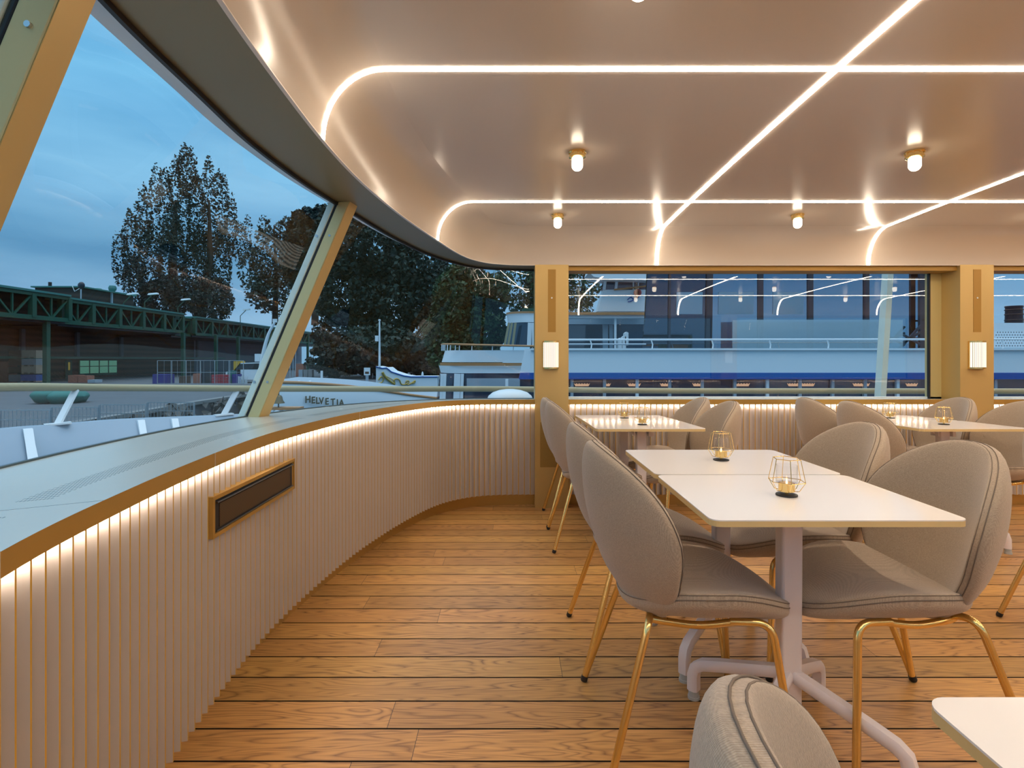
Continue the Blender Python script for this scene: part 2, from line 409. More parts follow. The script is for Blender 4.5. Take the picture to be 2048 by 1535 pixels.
def cr(pts, t):
    n = len(pts)-1; i = min(int(t), n-1); u = t-i
    p = [Vector(pts[max(0, min(n, i+k))]).to_2d() for k in (-1, 0, 1, 2)]
    if (i <= 2) or (i >= n-3): return p[1]*(1-u)+p[2]*u
    return .5*((2*p[1])+(-p[0]+p[2])*u+(2*p[0]-5*p[1]+4*p[2]-p[3])*u*u+(-p[0]+3*p[1]-3*p[2]+p[3])*u**3)
TS = [0, 1, 2] + [3+k/8 for k in range(14*8+1)] + [18, 19, 20]
def curve(pts, ts=TS): return [cr(pts, t) for t in ts]
def offs(c, d):            # move a plan curve towards the inside of the room
    out = []
    for i, p in enumerate(c):
        t = (c[min(i+1, len(c)-1)]-c[max(i-1, 0)]).normalized(); out.append(p + Vector((-t.y, t.x))*d)
    return out
def arclen(c):
    L = [0.]
    for a, b in zip(c, c[1:]): L.append(L[-1]+(b-a).length)
    return L
wi, gb, ci, so = curve(W_IN), curve(G_BOT), curve(C_IN), curve(S_OUT)
ZW, ZB, ZE, ZC = .848, .807, 1.898, 2.142        # worktop top, its underside, ceiling edge, ceiling (deck heights)

# ------------------------------------------------------------------ floor
b = MB(); ys = [-.35+i*.1 for i in range(50)]
b.grid([[(x, y, 0) for x in (-1.35, 1.5, 8.25)] for y in ys]); b.warp(); struct(b.obj('floor', MT['floor'], smooth='all'))

# ------------------------------------------------------------------ ceiling: cambered field with a cove all round
COVE_D, COVE_H = .215, ZC-ZE
b = MB(); rows = []
for k in range(11):
    a = PI/2*k/10
    rows.append([(p.x, p.y, ZE+COVE_H*math.sin(a)) for p in offs(ci, COVE_D*(1-math.cos(a)))])
b.grid(rows)
flat = offs(ci, COVE_D)
def x_at(c, y):
    best = None
    for p, q in zip(c, c[1:]):
        if (p.y-y)*(q.y-y) <= 0 and abs(p.y-q.y) > 1e-9:
            x = p.x+(q.x-p.x)*(y-p.y)/(q.y-p.y)
            if best is None or x < best: best = x
    return best
y0, y1 = -.19+COVE_D, 4.27-COVE_D
rr = []
for i in range(141):
    y = y0+(y1-y0)*(.5-.5*math.cos(PI*i/140)); yy = min(max(y, y0+1e-4), y1-1e-4)
    xl = x_at(flat, yy)
    rr.append([(xl+(8.2-xl)*u, y, ZC) for u in (0, .01, .05, .2, .5, 1)])
b.grid(rr); b.warp(); struct(b.obj('ceiling', MT['ceiling'], smooth='all'))
# pale lip under the edge of the cove and the champagne soffit out to the glass
b = MB(); lo = offs(ci, -.012)
b.grid([[(p.x, p.y, ZE+.003) for p in ci], [(p.x, p.y, ZE-.004) for p in ci], [(p.x, p.y, ZE-.004) for p in lo], [(p.x, p.y, ZE+.01) for p in lo]])
b.warp(); struct(b.obj('trim_1', MT['lip'], smooth=True))
b = MB()
b.grid([[(p.x, p.y, ZE) for p in lo], [((p.x+q.x)/2, (p.y+q.y)/2, ZE) for p, q in zip(lo, so)], [(p.x, p.y, ZE) for p in so],
        [(p.x, p.y, ZE+.12) for p in so]])
b.warp(); struct(b.obj('trim_2', MT['soffit'], smooth=True))
b = MB(); g1, g2 = offs(so, .004), offs(so, -.008)
b.grid([[(p.x, p.y, ZE-.001) for p in g1], [(p.x, p.y, ZE-.016) for p in g1], [(p.x, p.y, ZE-.016) for p in g2], [(p.x, p.y, ZE) for p in g2]])
b.warp(); struct(b.obj('trim_3', MT['black']))
# roof deck above and outside, seen through the glass as an overhang
b = MB(); ro = offs(so, -.10)
b.grid([[(p.x, p.y, ZE+.01) for p in so], [(p.x, p.y, ZE+.03) for p in ro], [(p.x, p.y, ZE+.14) for p in ro], [(min(p.x+.6, 8.2), min(max(p.y, .2), 4.0), ZE+.32) for p in ro]])
b.warp(); struct(b.obj('trim_4', MT['white'], smooth=True))
b = MB(); b.box(-.9, 8.3, -.3, 4.4, ZE+.33, ZE+.36); struct(b.obj('trim_5', MT['white']))

# ------------------------------------------------------------------ light lines let into the ceiling
def xprof(y):       # points (x, z) along y=const from the field down the cove to the left edge
    pts = []
    for k in range(13):
        a = PI/2*(1-k/12); c = offs(ci, COVE_D*(1-math.cos(a)))
        pts.append((x_at(c, y), ZE+COVE_H*math.sin(a)))
    return pts
def ribbon(path, side, wdt, name, label):
    b = MB(); rows = []
    n = len(path); P_ = [Vector(p) for p in path]
    for i, p in enumerate(P_):
        t = (P_[min(i+1, n-1)]-P_[max(i-1, 0)]).normalized(); s_ = Vector(side)
        nn = t.cross(s_).normalized()
        if nn.z > 0: nn = -nn
        if abs(t.z) > .98: nn = Vector((1, 0, 0)) if side[1] else Vector((0, -1 if p.y > 2 else 1, 0))
        a, c = p+s_*wdt/2, p-s_*wdt/2
        rows.append([a+nn*.0005, a+nn*.003, c+nn*.003, c+nn*.0005])
    b.grid([[r[k] for r in rows] for k in range(4)])
    b.v = [(x, y, z+wz(y)) for x, y, z in b.v]
    o = b.obj(name, MT['led'], smooth=True); return tag(o, label, 'light', 'light lines in the ceiling')
lab = {.355: 'warm white light line across the ceiling nearest the window wall opposite', 1.92: 'nearer warm white light line running left to right across the ceiling', 3.485: 'farther thin warm white light line running left to right across the ceiling'}
for y in (.355, 1.92, 3.485):
    pr = xprof(y)
    path = [(8.2, y, ZC), (5, y, ZC), (3, y, ZC), (1, y, ZC), (.2, y, ZC)]+[(x, y, z) for x, z in pr]
    ribbon(path, (0, 1, 0), .024, 'ceiling_light_line', lab[y])
ll = ['warm light line running away from the viewer, crossing both long ones in mid ceiling',
      'warm white light line running away from the viewer, near the right edge of the ceiling',
      'light line running away from the viewer, third along the saloon', 'light line running away from the viewer, fourth along the saloon']
for x, l in zip((1.148, 2.80, 4.45, 6.1), ll):
    path = []
    for k in range(13):
        a = PI/2*k/12; path.append((x, 4.27-COVE_D*(1-math.cos(a)), ZE+COVE_H*math.sin(a)))
    for k in range(1, 20): path.append((x, 4.055+(.025-4.055)*k/20, ZC))
    for k in range(13):
        a = PI/2*(1-k/12); path.append((x, -.19+COVE_D*(1-math.cos(a)), ZE+COVE_H*math.sin(a)))
    ribbon(path, (1, 0, 0), .024, 'ceiling_light_line', l)

# ------------------------------------------------------------------ worktop round the bow and along both sides
b = MB(); L = arclen(wi)
mid = [(p+q)/2 for p, q in zip(wi, gb)]
rows = [[(p.x, p.y, ZW) for p in wi], [(p.x, p.y, ZW) for p in mid], [(p.x, p.y, ZW) for p in gb]]
b.grid(rows); b.warp(); b.keepn = True
o = b.obj('worktop', MT['worktop'])
me = o.data; uvl = me.uv_layers.new(name='UVMap'); n = len(wi)
dist = [0., None, None]
s0 = L[min(range(n), key=lambda i: (wi[i]-Vector((-.815, 1.10))).length)]
for lp in me.loops:
    vi = lp.vertex_index; r_, k = divmod(vi, n)
    dd = 0 if r_ == 0 else (wi[k]-gb[k]).length*(.5 if r_ == 1 else 1)
    uvl.data[lp.index].uv = (L[k]-s0, dd)
me.flip_normals()
tag(o, 'smooth champagne metal window ledge sweeping round the bow, with rows of tiny air slots', 'ledge')
root = o
b = MB(); fi = offs(wi, -.03)
b.grid([[(p.x, p.y, ZW) for p in wi], [(p.x, p.y, ZB) for p in wi], [(p.x, p.y, ZB) for p in fi]]); b.warp()
b.obj('front_band', MT['band'], root, smooth=True)
for t in (.81, 1.62+.0, 2.9):
    b = MB(); k = min(range(n), key=lambda i: abs(wi[i].y-t) + (0 if wi[i].x < -.3 else 9))
    p = wi[k]; b.box(p.x-.0005, p.x+.0012, p.y-.0008, p.y+.0008, ZB+wz(p.y), ZW+wz(p.y)); b.obj('joint', MT['slat'], root)
b = MB(); ks = [k for k in range(len(wi)) if 3 <= TS[k] <= 17]; g1_ = offs(gb, .007); 
b.grid([[(gb[k].x, gb[k].y, ZW+.006) for k in ks], [(g1_[k].x, g1_[k].y, ZW+.005) for k in ks], [(g1_[k].x, g1_[k].y, ZW) for k in ks]]); b.warp()
b.obj('glass_gasket', pbr('dark_sealant', (.05, .08, .09), .4), root)
# lamp strip tucked under the front band
b = MB(); u1, u2 = offs(wi, -.016), offs(wi, -.028)
b.grid([[(p.x, p.y, ZB-.002) for p in u1], [(p.x, p.y, ZB-.002) for p in u2]]); b.warp()
tag(b.obj('ledge_light', MT['under']), 'warm light strip hidden under the front of the window ledge, washing the fluted panel', 'light')

# ------------------------------------------------------------------ fluted wainscot
def resample(c, pitch, i0, i1):
    seg = c[i0:i1]; L = arclen(seg); n = max(1, round(L[-1]/pitch)); out = []
    j = 0
    for k in range(n+1):
        s = L[-1]*k/n
        while j < len(L)-2 and L[j+1] < s: j += 1
        u = (s-L[j])/max(1e-9, L[j+1]-L[j]); out.append(seg[j].lerp(seg[j+1], min(max(u, 0), 1)))
    return out
def flute(pts, z0, z1, name, seg=1.0):
    b = MB(); top = []; mi = []
    for p, q in zip(pts, pts[1:]):
        t = (q-p); nn = Vector((-t.y, t.x)).normalized()
        for u, dd, m in ((0, 0, 0), (.08, .003, 0), (.68, .021, 0), (.74, .024, 1), (.86, .024, 0), (.94, .003, 0)):
            top.append(p+t*u+nn*dd); mi.append(m)
    top.append(pts[-1]); n = len(top)
    vs = [(p.x, p.y, z0) for p in top]+[(p.x, p.y, z1) for p in top]
    for i in range(n-1): b.add([vs[i], vs[i+1], vs[n+i+1], vs[n+i]], [(0, 1, 2, 3)], mi[i])
    for i in range(0, n-1, 6):      # closing soffit at the foot of each slat
        ids = list(range(i, min(i+7, n))); b.add([vs[k] for k in ids]+[(vs[ids[-1]][0], vs[ids[-1]][1], z0)], [tuple(range(len(ids)))], 0)
    b.v = [(x, y, z+wz(y)) for x, y, z in b.v]
    return struct(b.obj(name, [MT['slat'], MT['slatgold']], weld=True))
back = offs(wi, -.034)
iL0 = 3+0; 
kA = next(i for i in range(len(TS)) if TS[i] >= 5.4)     # where the straight far panel turns into the bow
kB = next(i for i in range(len(TS)) if TS[i] >= 15.5)
far = [Vector((8.2, 4.334)), Vector((.461, 4.334))]
flute(resample(far, .0457, 0, 2)[::1], .095, ZB, 'wall_back')
bow1 = [Vector((.199, 4.334))]+back[iL0+1:kA+1]
flute(resample(bow1, .0457, 0, len(bow1)), .095, ZB, 'wall_bow')
flute(resample(back, .0385, kA, kB+1), .095, ZB, 'wall_left')
nb = back[kB:len(back)-3]+[Vector((.199, -.254))]
flute(resample(nb, .0457, 0, len(nb)), .095, ZB, 'wall_corner')
flute(resample([Vector((.461, -.254)), Vector((8.2, -.254))], .0457, 0, 2), .095, ZB, 'wall_front')
b = MB(); kk = offs(wi, -.095)
b.grid([[(p.x, p.y, .16) for p in kk], [(p.x, p.y, -.01) for p in kk]]); b.warp(); struct(b.obj('baseboard_left', MT['kick'], smooth=True))
b = MB(); b.box(8.15, 8.25, -.4, 4.5, -.2, 2.2); struct(b.obj('wall_right', MT['gold']))
b = MB(); go = offs(gb, .0)
b.grid([[(p.x, p.y, ZW) for p in go], [(p.x, p.y, -.3) for p in go]]); b.warp(); struct(b.obj('trim_6', MT['white'], smooth=True))

# ------------------------------------------------------------------ pillars, headers and windows on the straight sides
WIN = 0
def mirror(y, side): return y if side > 0 else 4.08-y
def side_parts(side):
    global WIN
    def bx(b, x0, x1, ya, yb, z0, z1, mi=0):
        ya, yb = mirror(ya, side), mirror(yb, side); y0_, y1_ = min(ya, yb), max(ya, yb)
        off = wz((y0_+y1_)/2); b.box(x0, x1, y0_, y1_, z0+off, z1+off, mi)
    where = 'far window wall' if side > 0 else 'behind the viewer'
    for i, x0 in enumerate((.199, 3.517, 6.835)):
        x1 = x0+.262
        nm = ['beside the bow', 'right of the wide window', 'farthest along'][i]
        r = thing('pillar', 'champagne pillar %s, %s' % (nm, where), 'pillar', (0, 0, 0), 'pillars between the windows')
        b = MB(); bx(b, x0, x1, 4.268, 4.47, -.02, ZE+.005); b.obj('shaft', MT['gold'], r)
        b = MB(); bx(b, x0+.101, x0+.162, 4.266, 4.269, 1.338+.035, 1.862+.0); b.obj('slot_panel', MT['golddark'], r)
        b = MB(); b.lathe([(0, 0), (.006, 0), (.006, -.004*side)], 10, (x0+.131, mirror(4.266, side), 1.64+wz(4.27)), axis='y'); b.obj('lock', MT['steel'], r)
        b = MB(); bx(b, x0+.04, x0+.245, 4.266, 4.269, .285+.035, .635+.035); b.obj('vent_panel', pbrx, r)
        # sconce
        cx = x0+.131-.008; zc = 1.160+wz(4.27)+.036
        yf = mirror(4.268, side); dn = -side
        s = thing('wall_lamp', 'ribbed glass wall lamp on the pillar %s, %s' % (nm, where), 'wall lamp', (cx, yf, zc), 'wall lamps on the pillars')
        hw, hh, dp = .062, .108, .055
        b = MB(); b.box(-hw, hw, min(0, dn*.012), max(0, dn*.012), -hh, hh); b.obj('back_plate', MT['brass'], s)
        b = MB(); rows = []
        for k in range(61):
            a = PI*k/60; rr_ = 1+(.018 if k % 3 == 1 else 0)
            rows.append((-(hw-.004)*math.cos(a)*rr_, dn*(.012+(dp-.012)*math.sin(a)*rr_)))
        b.grid([[(x, y, -hh+.01) for x, y in rows], [(x, y, hh-.01) for x, y in rows]]); b.obj('glass_shade', MT['sconce'], s)
        for zz in (-hh, hh-.012):
            poly = [(-hw*math.cos(PI*k/16)*1.02, dn*(dp+.003)*math.sin(PI*k/16)) for k in range(17)]
            b = MB(); b.prism(poly, zz, zz+.012); b.obj('end_cap', MT['brass'], s)
    # windows between the pillars
    for (x0, x1) in ((.461, 3.517), (3.779, 6.835), (7.097, 8.2)):
        WIN += 1
        b = MB(); zt, zb = ZE-.03, ZW+.005
        y = mirror(4.45, side); yo = wz(4.45)
        fr = thing('window_%d' % WIN, None, None); fr['kind'] = 'structure'
        b = MB()
        if side > 0 or True:
            bx(b, x0, x1, 4.30, 4.47, ZE-.036, ZE+.005)
        b.obj('header', MT['golddark'], fr)
        b = MB(); bx(b, x1-.10, x1+.0, 4.455, 4.50, ZW, ZE-.03); b.obj('jamb', MT['framegold'], fr)
        for xa in (x0, x1-.113): b = MB(); bx(b, xa, xa+.013, 4.44, 4.46, ZW, ZE-.03); b.obj('gasket', MT['black'], fr)
        b = MB(); bx(b, x0, x1, 4.455, 4.50, ZW-.02, ZW+.016); b.obj('outer_sill', MT['hull'], fr)
        b = MB(); b.add([(x0, y, zb+yo), (x1-.1, y, zb+yo), (x1-.1, y, zt+yo), (x0, y, zt+yo)], [(0, 1, 2, 3)]); b.obj('pane', MT['pane'], fr)

side_parts(1); side_parts(-1)
# outboard filler under the side windows
for side in (1, -1):
    b = MB(); y = mirror(4.46, side); b.box(.2, 8.25, min(y, y+side*.04), max(y, y+side*.04), -.4, ZW+wz(4.45)-.02); struct(b.obj('trim_%d' % (7 if side > 0 else 8), MT['white']))

# ------------------------------------------------------------------ raked bow glazing and its posts
def pt_at(c, y, left=True):
    k = [i for i in range(len(c)-1) if (c[i].y-y)*(c[i+1].y-y) <= 0 and c[i].x < .15]
    k = k[0] if y > 2 else k[-1]
    u = (y-c[k].y)/(c[k+1].y-c[k].y); p = c[k].lerp(c[k+1], u); t = (c[k+1]-c[k]).normalized()
    return p, t
def glazing(t0, t1, name):
    ts = [t0+(t1-t0)*k/40 for k in range(41)]
    A, B = curve(G_BOT, ts), curve(S_OUT, ts)
    b = MB(); rows = []
    for j in range(5):
        u = j/4; rows.append([(p.x+(q.x-p.x)*u, p.y+(q.y-p.y)*u, ZW+(ZE-ZW)*u+wz(p.y+(q.y-p.y)*u)) for p, q in zip(A, B)])
    b.grid(rows); r = struct(thing(name, None, None)); b.obj('pane', MT['bowpane'], r, smooth='all'); return r
def t_of_y(c, y, lo, hi):
    best = min((lo+(hi-lo)*k/2000 for k in range(2001)), key=lambda t: abs(cr(c, t).y-y)); return best
tp2 = t_of_y(G_BOT, 2.64, 5, 11); tp1 = t_of_y(G_BOT, .98, 9, 14)
glazing(3.0, tp2, 'window_7'); glazing(tp2, tp1, 'window_8'); glazing(tp1, 17, 'window_9')
b = MB()
def post(yb, yt, label):
    pb, tb = pt_at(gb, yb); ptp, tt = pt_at(so, yt)
    nb_ = Vector((-tb.y, tb.x)); nt_ = Vector((-tt.y, tt.x))
    r = thing('window_post', label, 'window post', (0, 0, 0), 'raked window posts round the bow')
    def strip(name, d0, d1, w0, w1, mat, extra=0):
        b = MB(); vs = []
        for (p, t, nn, z) in ((pb, tb, nb_, ZW-.002), (ptp, tt, nt_, ZE+.002)):
            for d, w_ in ((d0, w0), (d1, w0), (d1, w1), (d0, w1)):
                q = p+nn*d-t*w_; vs.append((q.x, q.y, z+wz(q.y)))
        b.add(vs, [(0, 1, 2, 3), (7, 6, 5, 4), (0, 4, 5, 1), (1, 5, 6, 2), (2, 6, 7, 3), (3, 7, 4, 0)])
        o = b.obj(name, mat, r)
        md = o.modifiers.new('bevel', 'BEVEL'); md.width = .004; md.segments = 2
        return o
    strip('inner_profile', .006, .066, 0, .085, MT['framegold'])
    strip('inner_face', .066, .0675, .001, .084, MT['gold'])
    strip('gasket', -.008, .006, .002, .083, MT['black'])
    strip('outer_frame', -.044, -.008, -.004, .088, MT['mint'])
    for u in (.16, .84):
        p = pb.lerp(ptp, u); z = ZW+(ZE-ZW)*u+wz(p.y); nn = nb_.lerp(nt_, u)
        q = p+nn*.036-tb*(-.001)
        b = MB(); b.lathe([(0, -.003), (.006, -.003), (.006, .002)], 10, (q.x, q.y, z), axis='y'); b.obj('screw', MT['steel'], r)
        q = p+nn*(-.03); b = MB(); b.lathe([(0, -.008), (.007, -.008), (.007, .002)], 10, (q.x, q.y, z), axis='y'); b.obj('screw', MT['steel'], r)
post(.960, .968, 'nearest raked window post at the left edge, champagne with an orange lit inner face')
post(2.635, 2.69, 'raked window post in mid bow between the two big curved panes')

# ------------------------------------------------------------------ vent grille in the left panel
pA, tA = pt_at(back, 1.62); pB, tB = pt_at(back, 2.26)
d = (pB-pA).normalized(); nn = Vector((d.y, -d.x));
if nn.x < 0: nn = -nn
Lg = (pB-pA).length; ang = math.atan2(d.y, d.x)
g = thing('air_grille', 'long dark air grille in a gold frame set into the fluted left wall', 'air grille')
g.matrix_basis = Matrix.Translation((pA.x+nn.x*.022, pA.y+nn.y*.022, 0)) @ Matrix.Rotation(ang, 4, 'Z')
z0, z1 = .590+wz(1.95), .715+wz(1.95)
sg = -1 if (Matrix.Rotation(ang, 3, 'Z') @ Vector((0, 1, 0))).x < 0 else 1
b = MB(); fw = .012
for (a, c, e, f) in ((0, Lg, z0, z0+fw), (0, Lg, z1-fw, z1), (0, fw, z0+fw, z1-fw), (Lg-fw, Lg, z0+fw, z1-fw)): b.box(a, c, min(-.02*sg, .006*sg), max(-.02*sg, .006*sg), e, f)
b.obj('frame', MT['band'], g)
b = MB(); b.box(fw, Lg-fw, min(-.02*sg, .0*sg), max(-.02*sg, .0*sg), z0+fw, z1-fw); b.obj('black_tray', MT['black'], g)
b = MB(); b.box(fw+.035, Lg-fw-.03, 0, .002*sg, z0+fw+.012, z1-fw-.018); b.obj('louvres', MT['grille'], g)
b = MB(); b.tube([(fw+.01, .006*sg, z1-fw-.010), (Lg-fw-.01, .006*sg, z1-fw-.010)], .0035, 8); b.tube([(fw+.01, .006*sg, z0+fw+.006), (Lg-fw-.01, .006*sg, z0+fw+.006)], .002, 8)
b.obj('rod', pbr('dark_steel', (.16, .16, .16), .3, 1.), g)

# ------------------------------------------------------------------ ceiling lamps
def make_lamp():
    r = thing('ceiling_lamp', 'x', 'ceiling lamp', (0, 0, 0), 'brass ceiling lamps')
    b = MB(); b.lathe([(0, 0), (.043, 0), (.043, -.006), (.037, -.010), (.037, -.020), (.041, -.022), (.041, -.030), (.033, -.034), (.0, -.034)], 28)
    for k in range(8):
        a = 2*PI*k/8; b.lathe([(.004, -.006), (.004, -.013), (0, -.014)], 8, (.039*math.cos(a), .039*math.sin(a), 0))
    b.obj('brass_collar', MT['brass'], r, smooth=True)
    prof = [(.027, -.032), (.0275, -.065)]+[(.0275*math.cos(a), -.068-.027*math.sin(a)) for a in [PI/2*k/8 for k in range(9)]]
    b = MB(); b.lathe(prof, 24); b.obj('glass_globe', MT['lampglass'], r, smooth=True)
    return r
lamp0 = make_lamp(); used = False
names = {(0, 2.68): 'brass ceiling lamp with frosted globe, nearer left one above the aisle', (1, 2.68): 'brass ceiling lamp with frosted globe, nearer right one above the tables',
         (0, 3.77): 'small looking far left brass ceiling lamp with frosted globe', (1, 3.77): 'small looking far right brass ceiling lamp with frosted globe'}
for i, x in enumerate((.332, 1.985, 3.63, 5.28)):
    for j, y in enumerate((.3, 1.4, 2.68, 3.77)):
        l = names.get((i, y), 'brass ceiling lamp, row %s from the far windows, column %s from the bow' % (['fourth', 'third', 'second', 'first'][j], ['first', 'second', 'third', 'fourth'][i]))
        if used: o = dup(lamp0, l)
        else: o = lamp0; o['label'] = l; used = True
        o.matrix_basis = deckmat(x, y, ZC)

# ------------------------------------------------------------------ tables
def rrect(w_, h_, r, n=6):
    out = []
    for cx, cy, a0 in ((w_/2-r, h_/2-r, 0), (-w_/2+r, h_/2-r, PI/2), (-w_/2+r, -h_/2+r, PI), (w_/2-r, -h_/2+r, 1.5*PI)):
        for k in range(n+1): a = a0+PI/2*k/n; out.append((cx+r*math.cos(a), cy+r*math.sin(a)))
    return out
TW, TD, TH = .640, .507, .731
def make_table():
    r = thing('cafe_table', 'x', 'table', (0, 0, 0), 'white cafe tables')
    b = MB(); pl = rrect(TW, TD, .026); b.prism(pl, TH-.003, TH); b.obj('tabletop', MT['tabletop'], r)
    b = MB(); b.prism(rrect(TW, TD, .026), TH-.017, TH-.003); e = b.obj('edge_strip', MT['tableedge'], r)
    b = MB(); b.box(-.030, .030, -.024, .024, .10, TH-.017); o = b.obj('column', MT['tableleg'], r)
    md = o.modifiers.new('bevel', 'BEVEL'); md.width = .007; md.segments = 3
    b = MB(); b.box(-.085, .085, -.035, .035, TH-.027, TH-.0175); b.box(-.05, -.042, -.03, .03, TH-.07, TH-.02); b.box(.042, .05, -.03, .03, TH-.07, TH-.02)
    b.tube([(-.06, 0, TH-.055), (.075, 0, TH-.055)], .007, 8); b.box(.052, .075, -.012, .012, TH-.075, TH-.045)
    b.obj('tilt_bracket', MT['tableleg'], r)
    for sx, sy in ((1, 1), (-1, 1), (-1, -1), (1, -1)):
        b = MB(); dx, dy = sx*.71, sy*.71
        path = [(.015, .205), (.10, .178), (.20, .146), (.262, .124), (.285, .106), (.292, .080), (.292, .030)]
        rows = []
        for i, (q, z) in enumerate(path):
            q0, z0_ = path[max(0, i-1)]; q1, z1_ = path[min(len(path)-1, i+1)]
            t = Vector((q1-q0, z1_-z0_)).normalized(); nn_ = Vector((-t.y, t.x))
            ring = []
            for a, h in ((-.019, -.5), (-.013, -1), (.013, -1), (.019, -.5), (.019, .5), (.013, 1), (-.013, 1), (-.019, .5)):
                qq = q+nn_.x*h*.017; zz = z+nn_.y*h*.017
                ring.append((dx*qq-dy*a, dy*qq+dx*a, zz))
            rows.append(ring)
        b.grid(rows, closed=True); nR = len(rows)*8; b.f.append(tuple(range(8))); b.mi.append(0); b.f.append(tuple(range(nR-8, nR))); b.mi.append(0)
        lg = b.obj('leg', MT['tableleg'], r, smooth=True)
        b = MB(); b.lathe([(.016, .032), (.017, .010), (.019, .009), (.019, .0), (0, 0)], 16, (dx*.292, dy*.292, 0)); b.obj('glide', MT['glide'], lg, smooth=True)
    return r
tab0 = make_table()
TX = .8185
tabs = [(TX, 1.608, 'largest whole white table, nearer of the joined foreground pair, lantern at its middle'),
        (TX, 2.118, 'white table joined behind the big foreground one, smaller lantern on it'),
        (TX, 3.395, 'white table in the far left pair, front one'), (TX, 3.905, 'white table of the far left pair, rear one nearest the fluted wall'),
        (TX+1.88, 3.395, 'white table in the far right pair, front one running off behind a chair'), (TX+1.88, 3.905, 'white table in the far right pair, rear one by the fluted wall'),
        (TX, .43, 'white table cut off by the bottom right corner of the picture')]
for i, (x, y, l) in enumerate(tabs):
    o = tab0 if i == 0 else dup(tab0)
    o['label'] = l; o.matrix_basis = deckmat(x, y)

# ------------------------------------------------------------------ lanterns
def make_lantern():
    r = thing('candle_lantern', 'x', 'lantern', (0, 0, 0), 'wire candle lanterns')
    b = MB(); b.lathe([(0, 0), (.029, 0), (.0295, .0015), (.029, .004), (.024, .005), (0, .005)], 28); b.obj('base_disc', MT['black'], r, smooth=True)
    b = MB(); zb_, zm, zt = .016, .042, .107; rb, rm, rt = .034, .050, .037
    H = [(math.cos(2*PI*k/6+.3), math.sin(2*PI*k/6+.3)) for k in range(6)]
    for c, s in H:
        b.tube([(c*.012, s*.012, zb_-.003), (c*rb, s*rb, zb_), (c*rm, s*rm, zm), (c*rt, s*rt, zt)], .0011, 6)
    for rr_, zz in ((rm, zm), (rt, zt)): b.tube([(c*rr_, s*rr_, zz) for c, s in H], .0012, 6, closed=True)
    b.lathe([(.005, .004), (.005, .014)], 8); b.obj('wire_cage', MT['brass'], r)
    b = MB(); b.lathe([(0, .013), (.022, .013), (.022, .036), (.0205, .036), (.0205, .018), (0, .018)], 24); b.obj('tealight_cup', MT['brass'], r, smooth=True)
    b = MB(); b.lathe([(0, .0195), (.0203, .0195), (.0203, .030), (0, .030)], 20); w_ = b.obj('candle', MT['candle'], r, smooth=True)
    b = MB(); b.lathe([(0, .030), (.0028, .034), (.0022, .041), (0, .048)], 8); b.obj('flame', MT['flame'], w_, smooth=True)
    b = MB(); b.lathe([(.029, .038), (.029, .088), (.0282, .089), (.0275, .088), (.0275, .038)], 28)
    b.obj('glass_tube', MT['cup'], r, smooth=True)
    return r
lan0 = make_lantern()
lans = [(.803, 1.585, 'gold wire candle lantern nearest the viewer, on the foreground table'), (.822, 2.125, 'gold wire candle lantern on the table behind the foreground one'),
        (.822, 3.385, 'gold wire candle lantern on the far left tables, right hand one'), (.815, 3.88, 'gold wire candle lantern on the far left tables, left hand one nearest the wall'),
        (2.70, 3.40, 'gold wire candle lantern on the far right tables, right hand one'), (2.70, 3.88, 'gold wire candle lantern on the far right tables, left hand one nearest the wall')]
for i, (x, y, l) in enumerate(lans):
    o = lan0 if i == 0 else dup(lan0)
    o['label'] = l; o.matrix_basis = deckmat(x, y, TH+.0005, i*.7)

# ------------------------------------------------------------------ beetle shaped chair
def interp(tab, x):
    for (a, fa), (b_, fb) in zip(tab, tab[1:]):
        if x <= b_:
            u = max(0, (x-a)/(b_-a)); u = u*u*(3-2*u)*.3+u*.7; return fa+(fb-fa)*u
    return tab[-1][1]
BACK = [(.36, -.030), (.40, -.085), (.45, -.130), (.54, -.180), (.66, -.218), (.78, -.240), (.88, -.252)]
def smooth_tab(tab, x):     # Catmull-Rom through the table
    n = len(tab)
    i = 0
    while i < n-2 and x > tab[i+1][0]: i += 1
    x0, x1 = tab[i][0], tab[i+1][0]; u = min(max((x-x0)/(x1-x0), 0), 1)
    p0 = tab[max(i-1, 0)][1]; p1 = tab[i][1]; p2 = tab[i+1][1]; p3 = tab[min(i+2, n-1)][1]
    return .5*(2*p1+(p2-p0)*u+(2*p0-5*p1+4*p2-p3)*u*u+(3*p1-p0-3*p2+p3)*u**3)
def back_pt(rho, th, off):
    c, s = math.cos(th), math.sin(th); e = 2/2.15
    S = .236*math.copysign(abs(c)**e, c)*rho
    up = s > 0
    Z = .635+(.240 if up else .262)*math.copysign(abs(s)**e, s)*rho
    if not up: S *= 1-.10*abs(s)
    def base(S, Z): return Vector((smooth_tab(BACK, Z)+.150*(abs(S)/.236)**2.1, S, Z))
    p = base(S, Z); du = base(S+.002, Z)-base(S-.002, Z); dv = base(S, Z+.002)-base(S, Z-.002)
    nrm = du.cross(dv).normalized()
    if nrm.x < 0: nrm = -nrm
    return p+nrm*off
def seat_pt(rho, th, off):
    c, s = math.cos(th), math.sin(th); e = 2/2.25
    X = .055+(.262 if c > 0 else .235)*math.copysign(abs(c)**e, c)*rho
    S = .218*math.copysign(abs(s)**e, s)*rho
    if c > 0: S *= 1-.10*c*rho
    def base(X, S):
        z = .452+.036*(abs(S)/.2)**2
        if X > .08: z -= .052*((X-.08)/.24)**1.8
        if X < -.05: z -= .010*((-.05-X)/.13)
        return Vector((X, S, z))
    p = base(X, S); return p+Vector((0, 0, off))
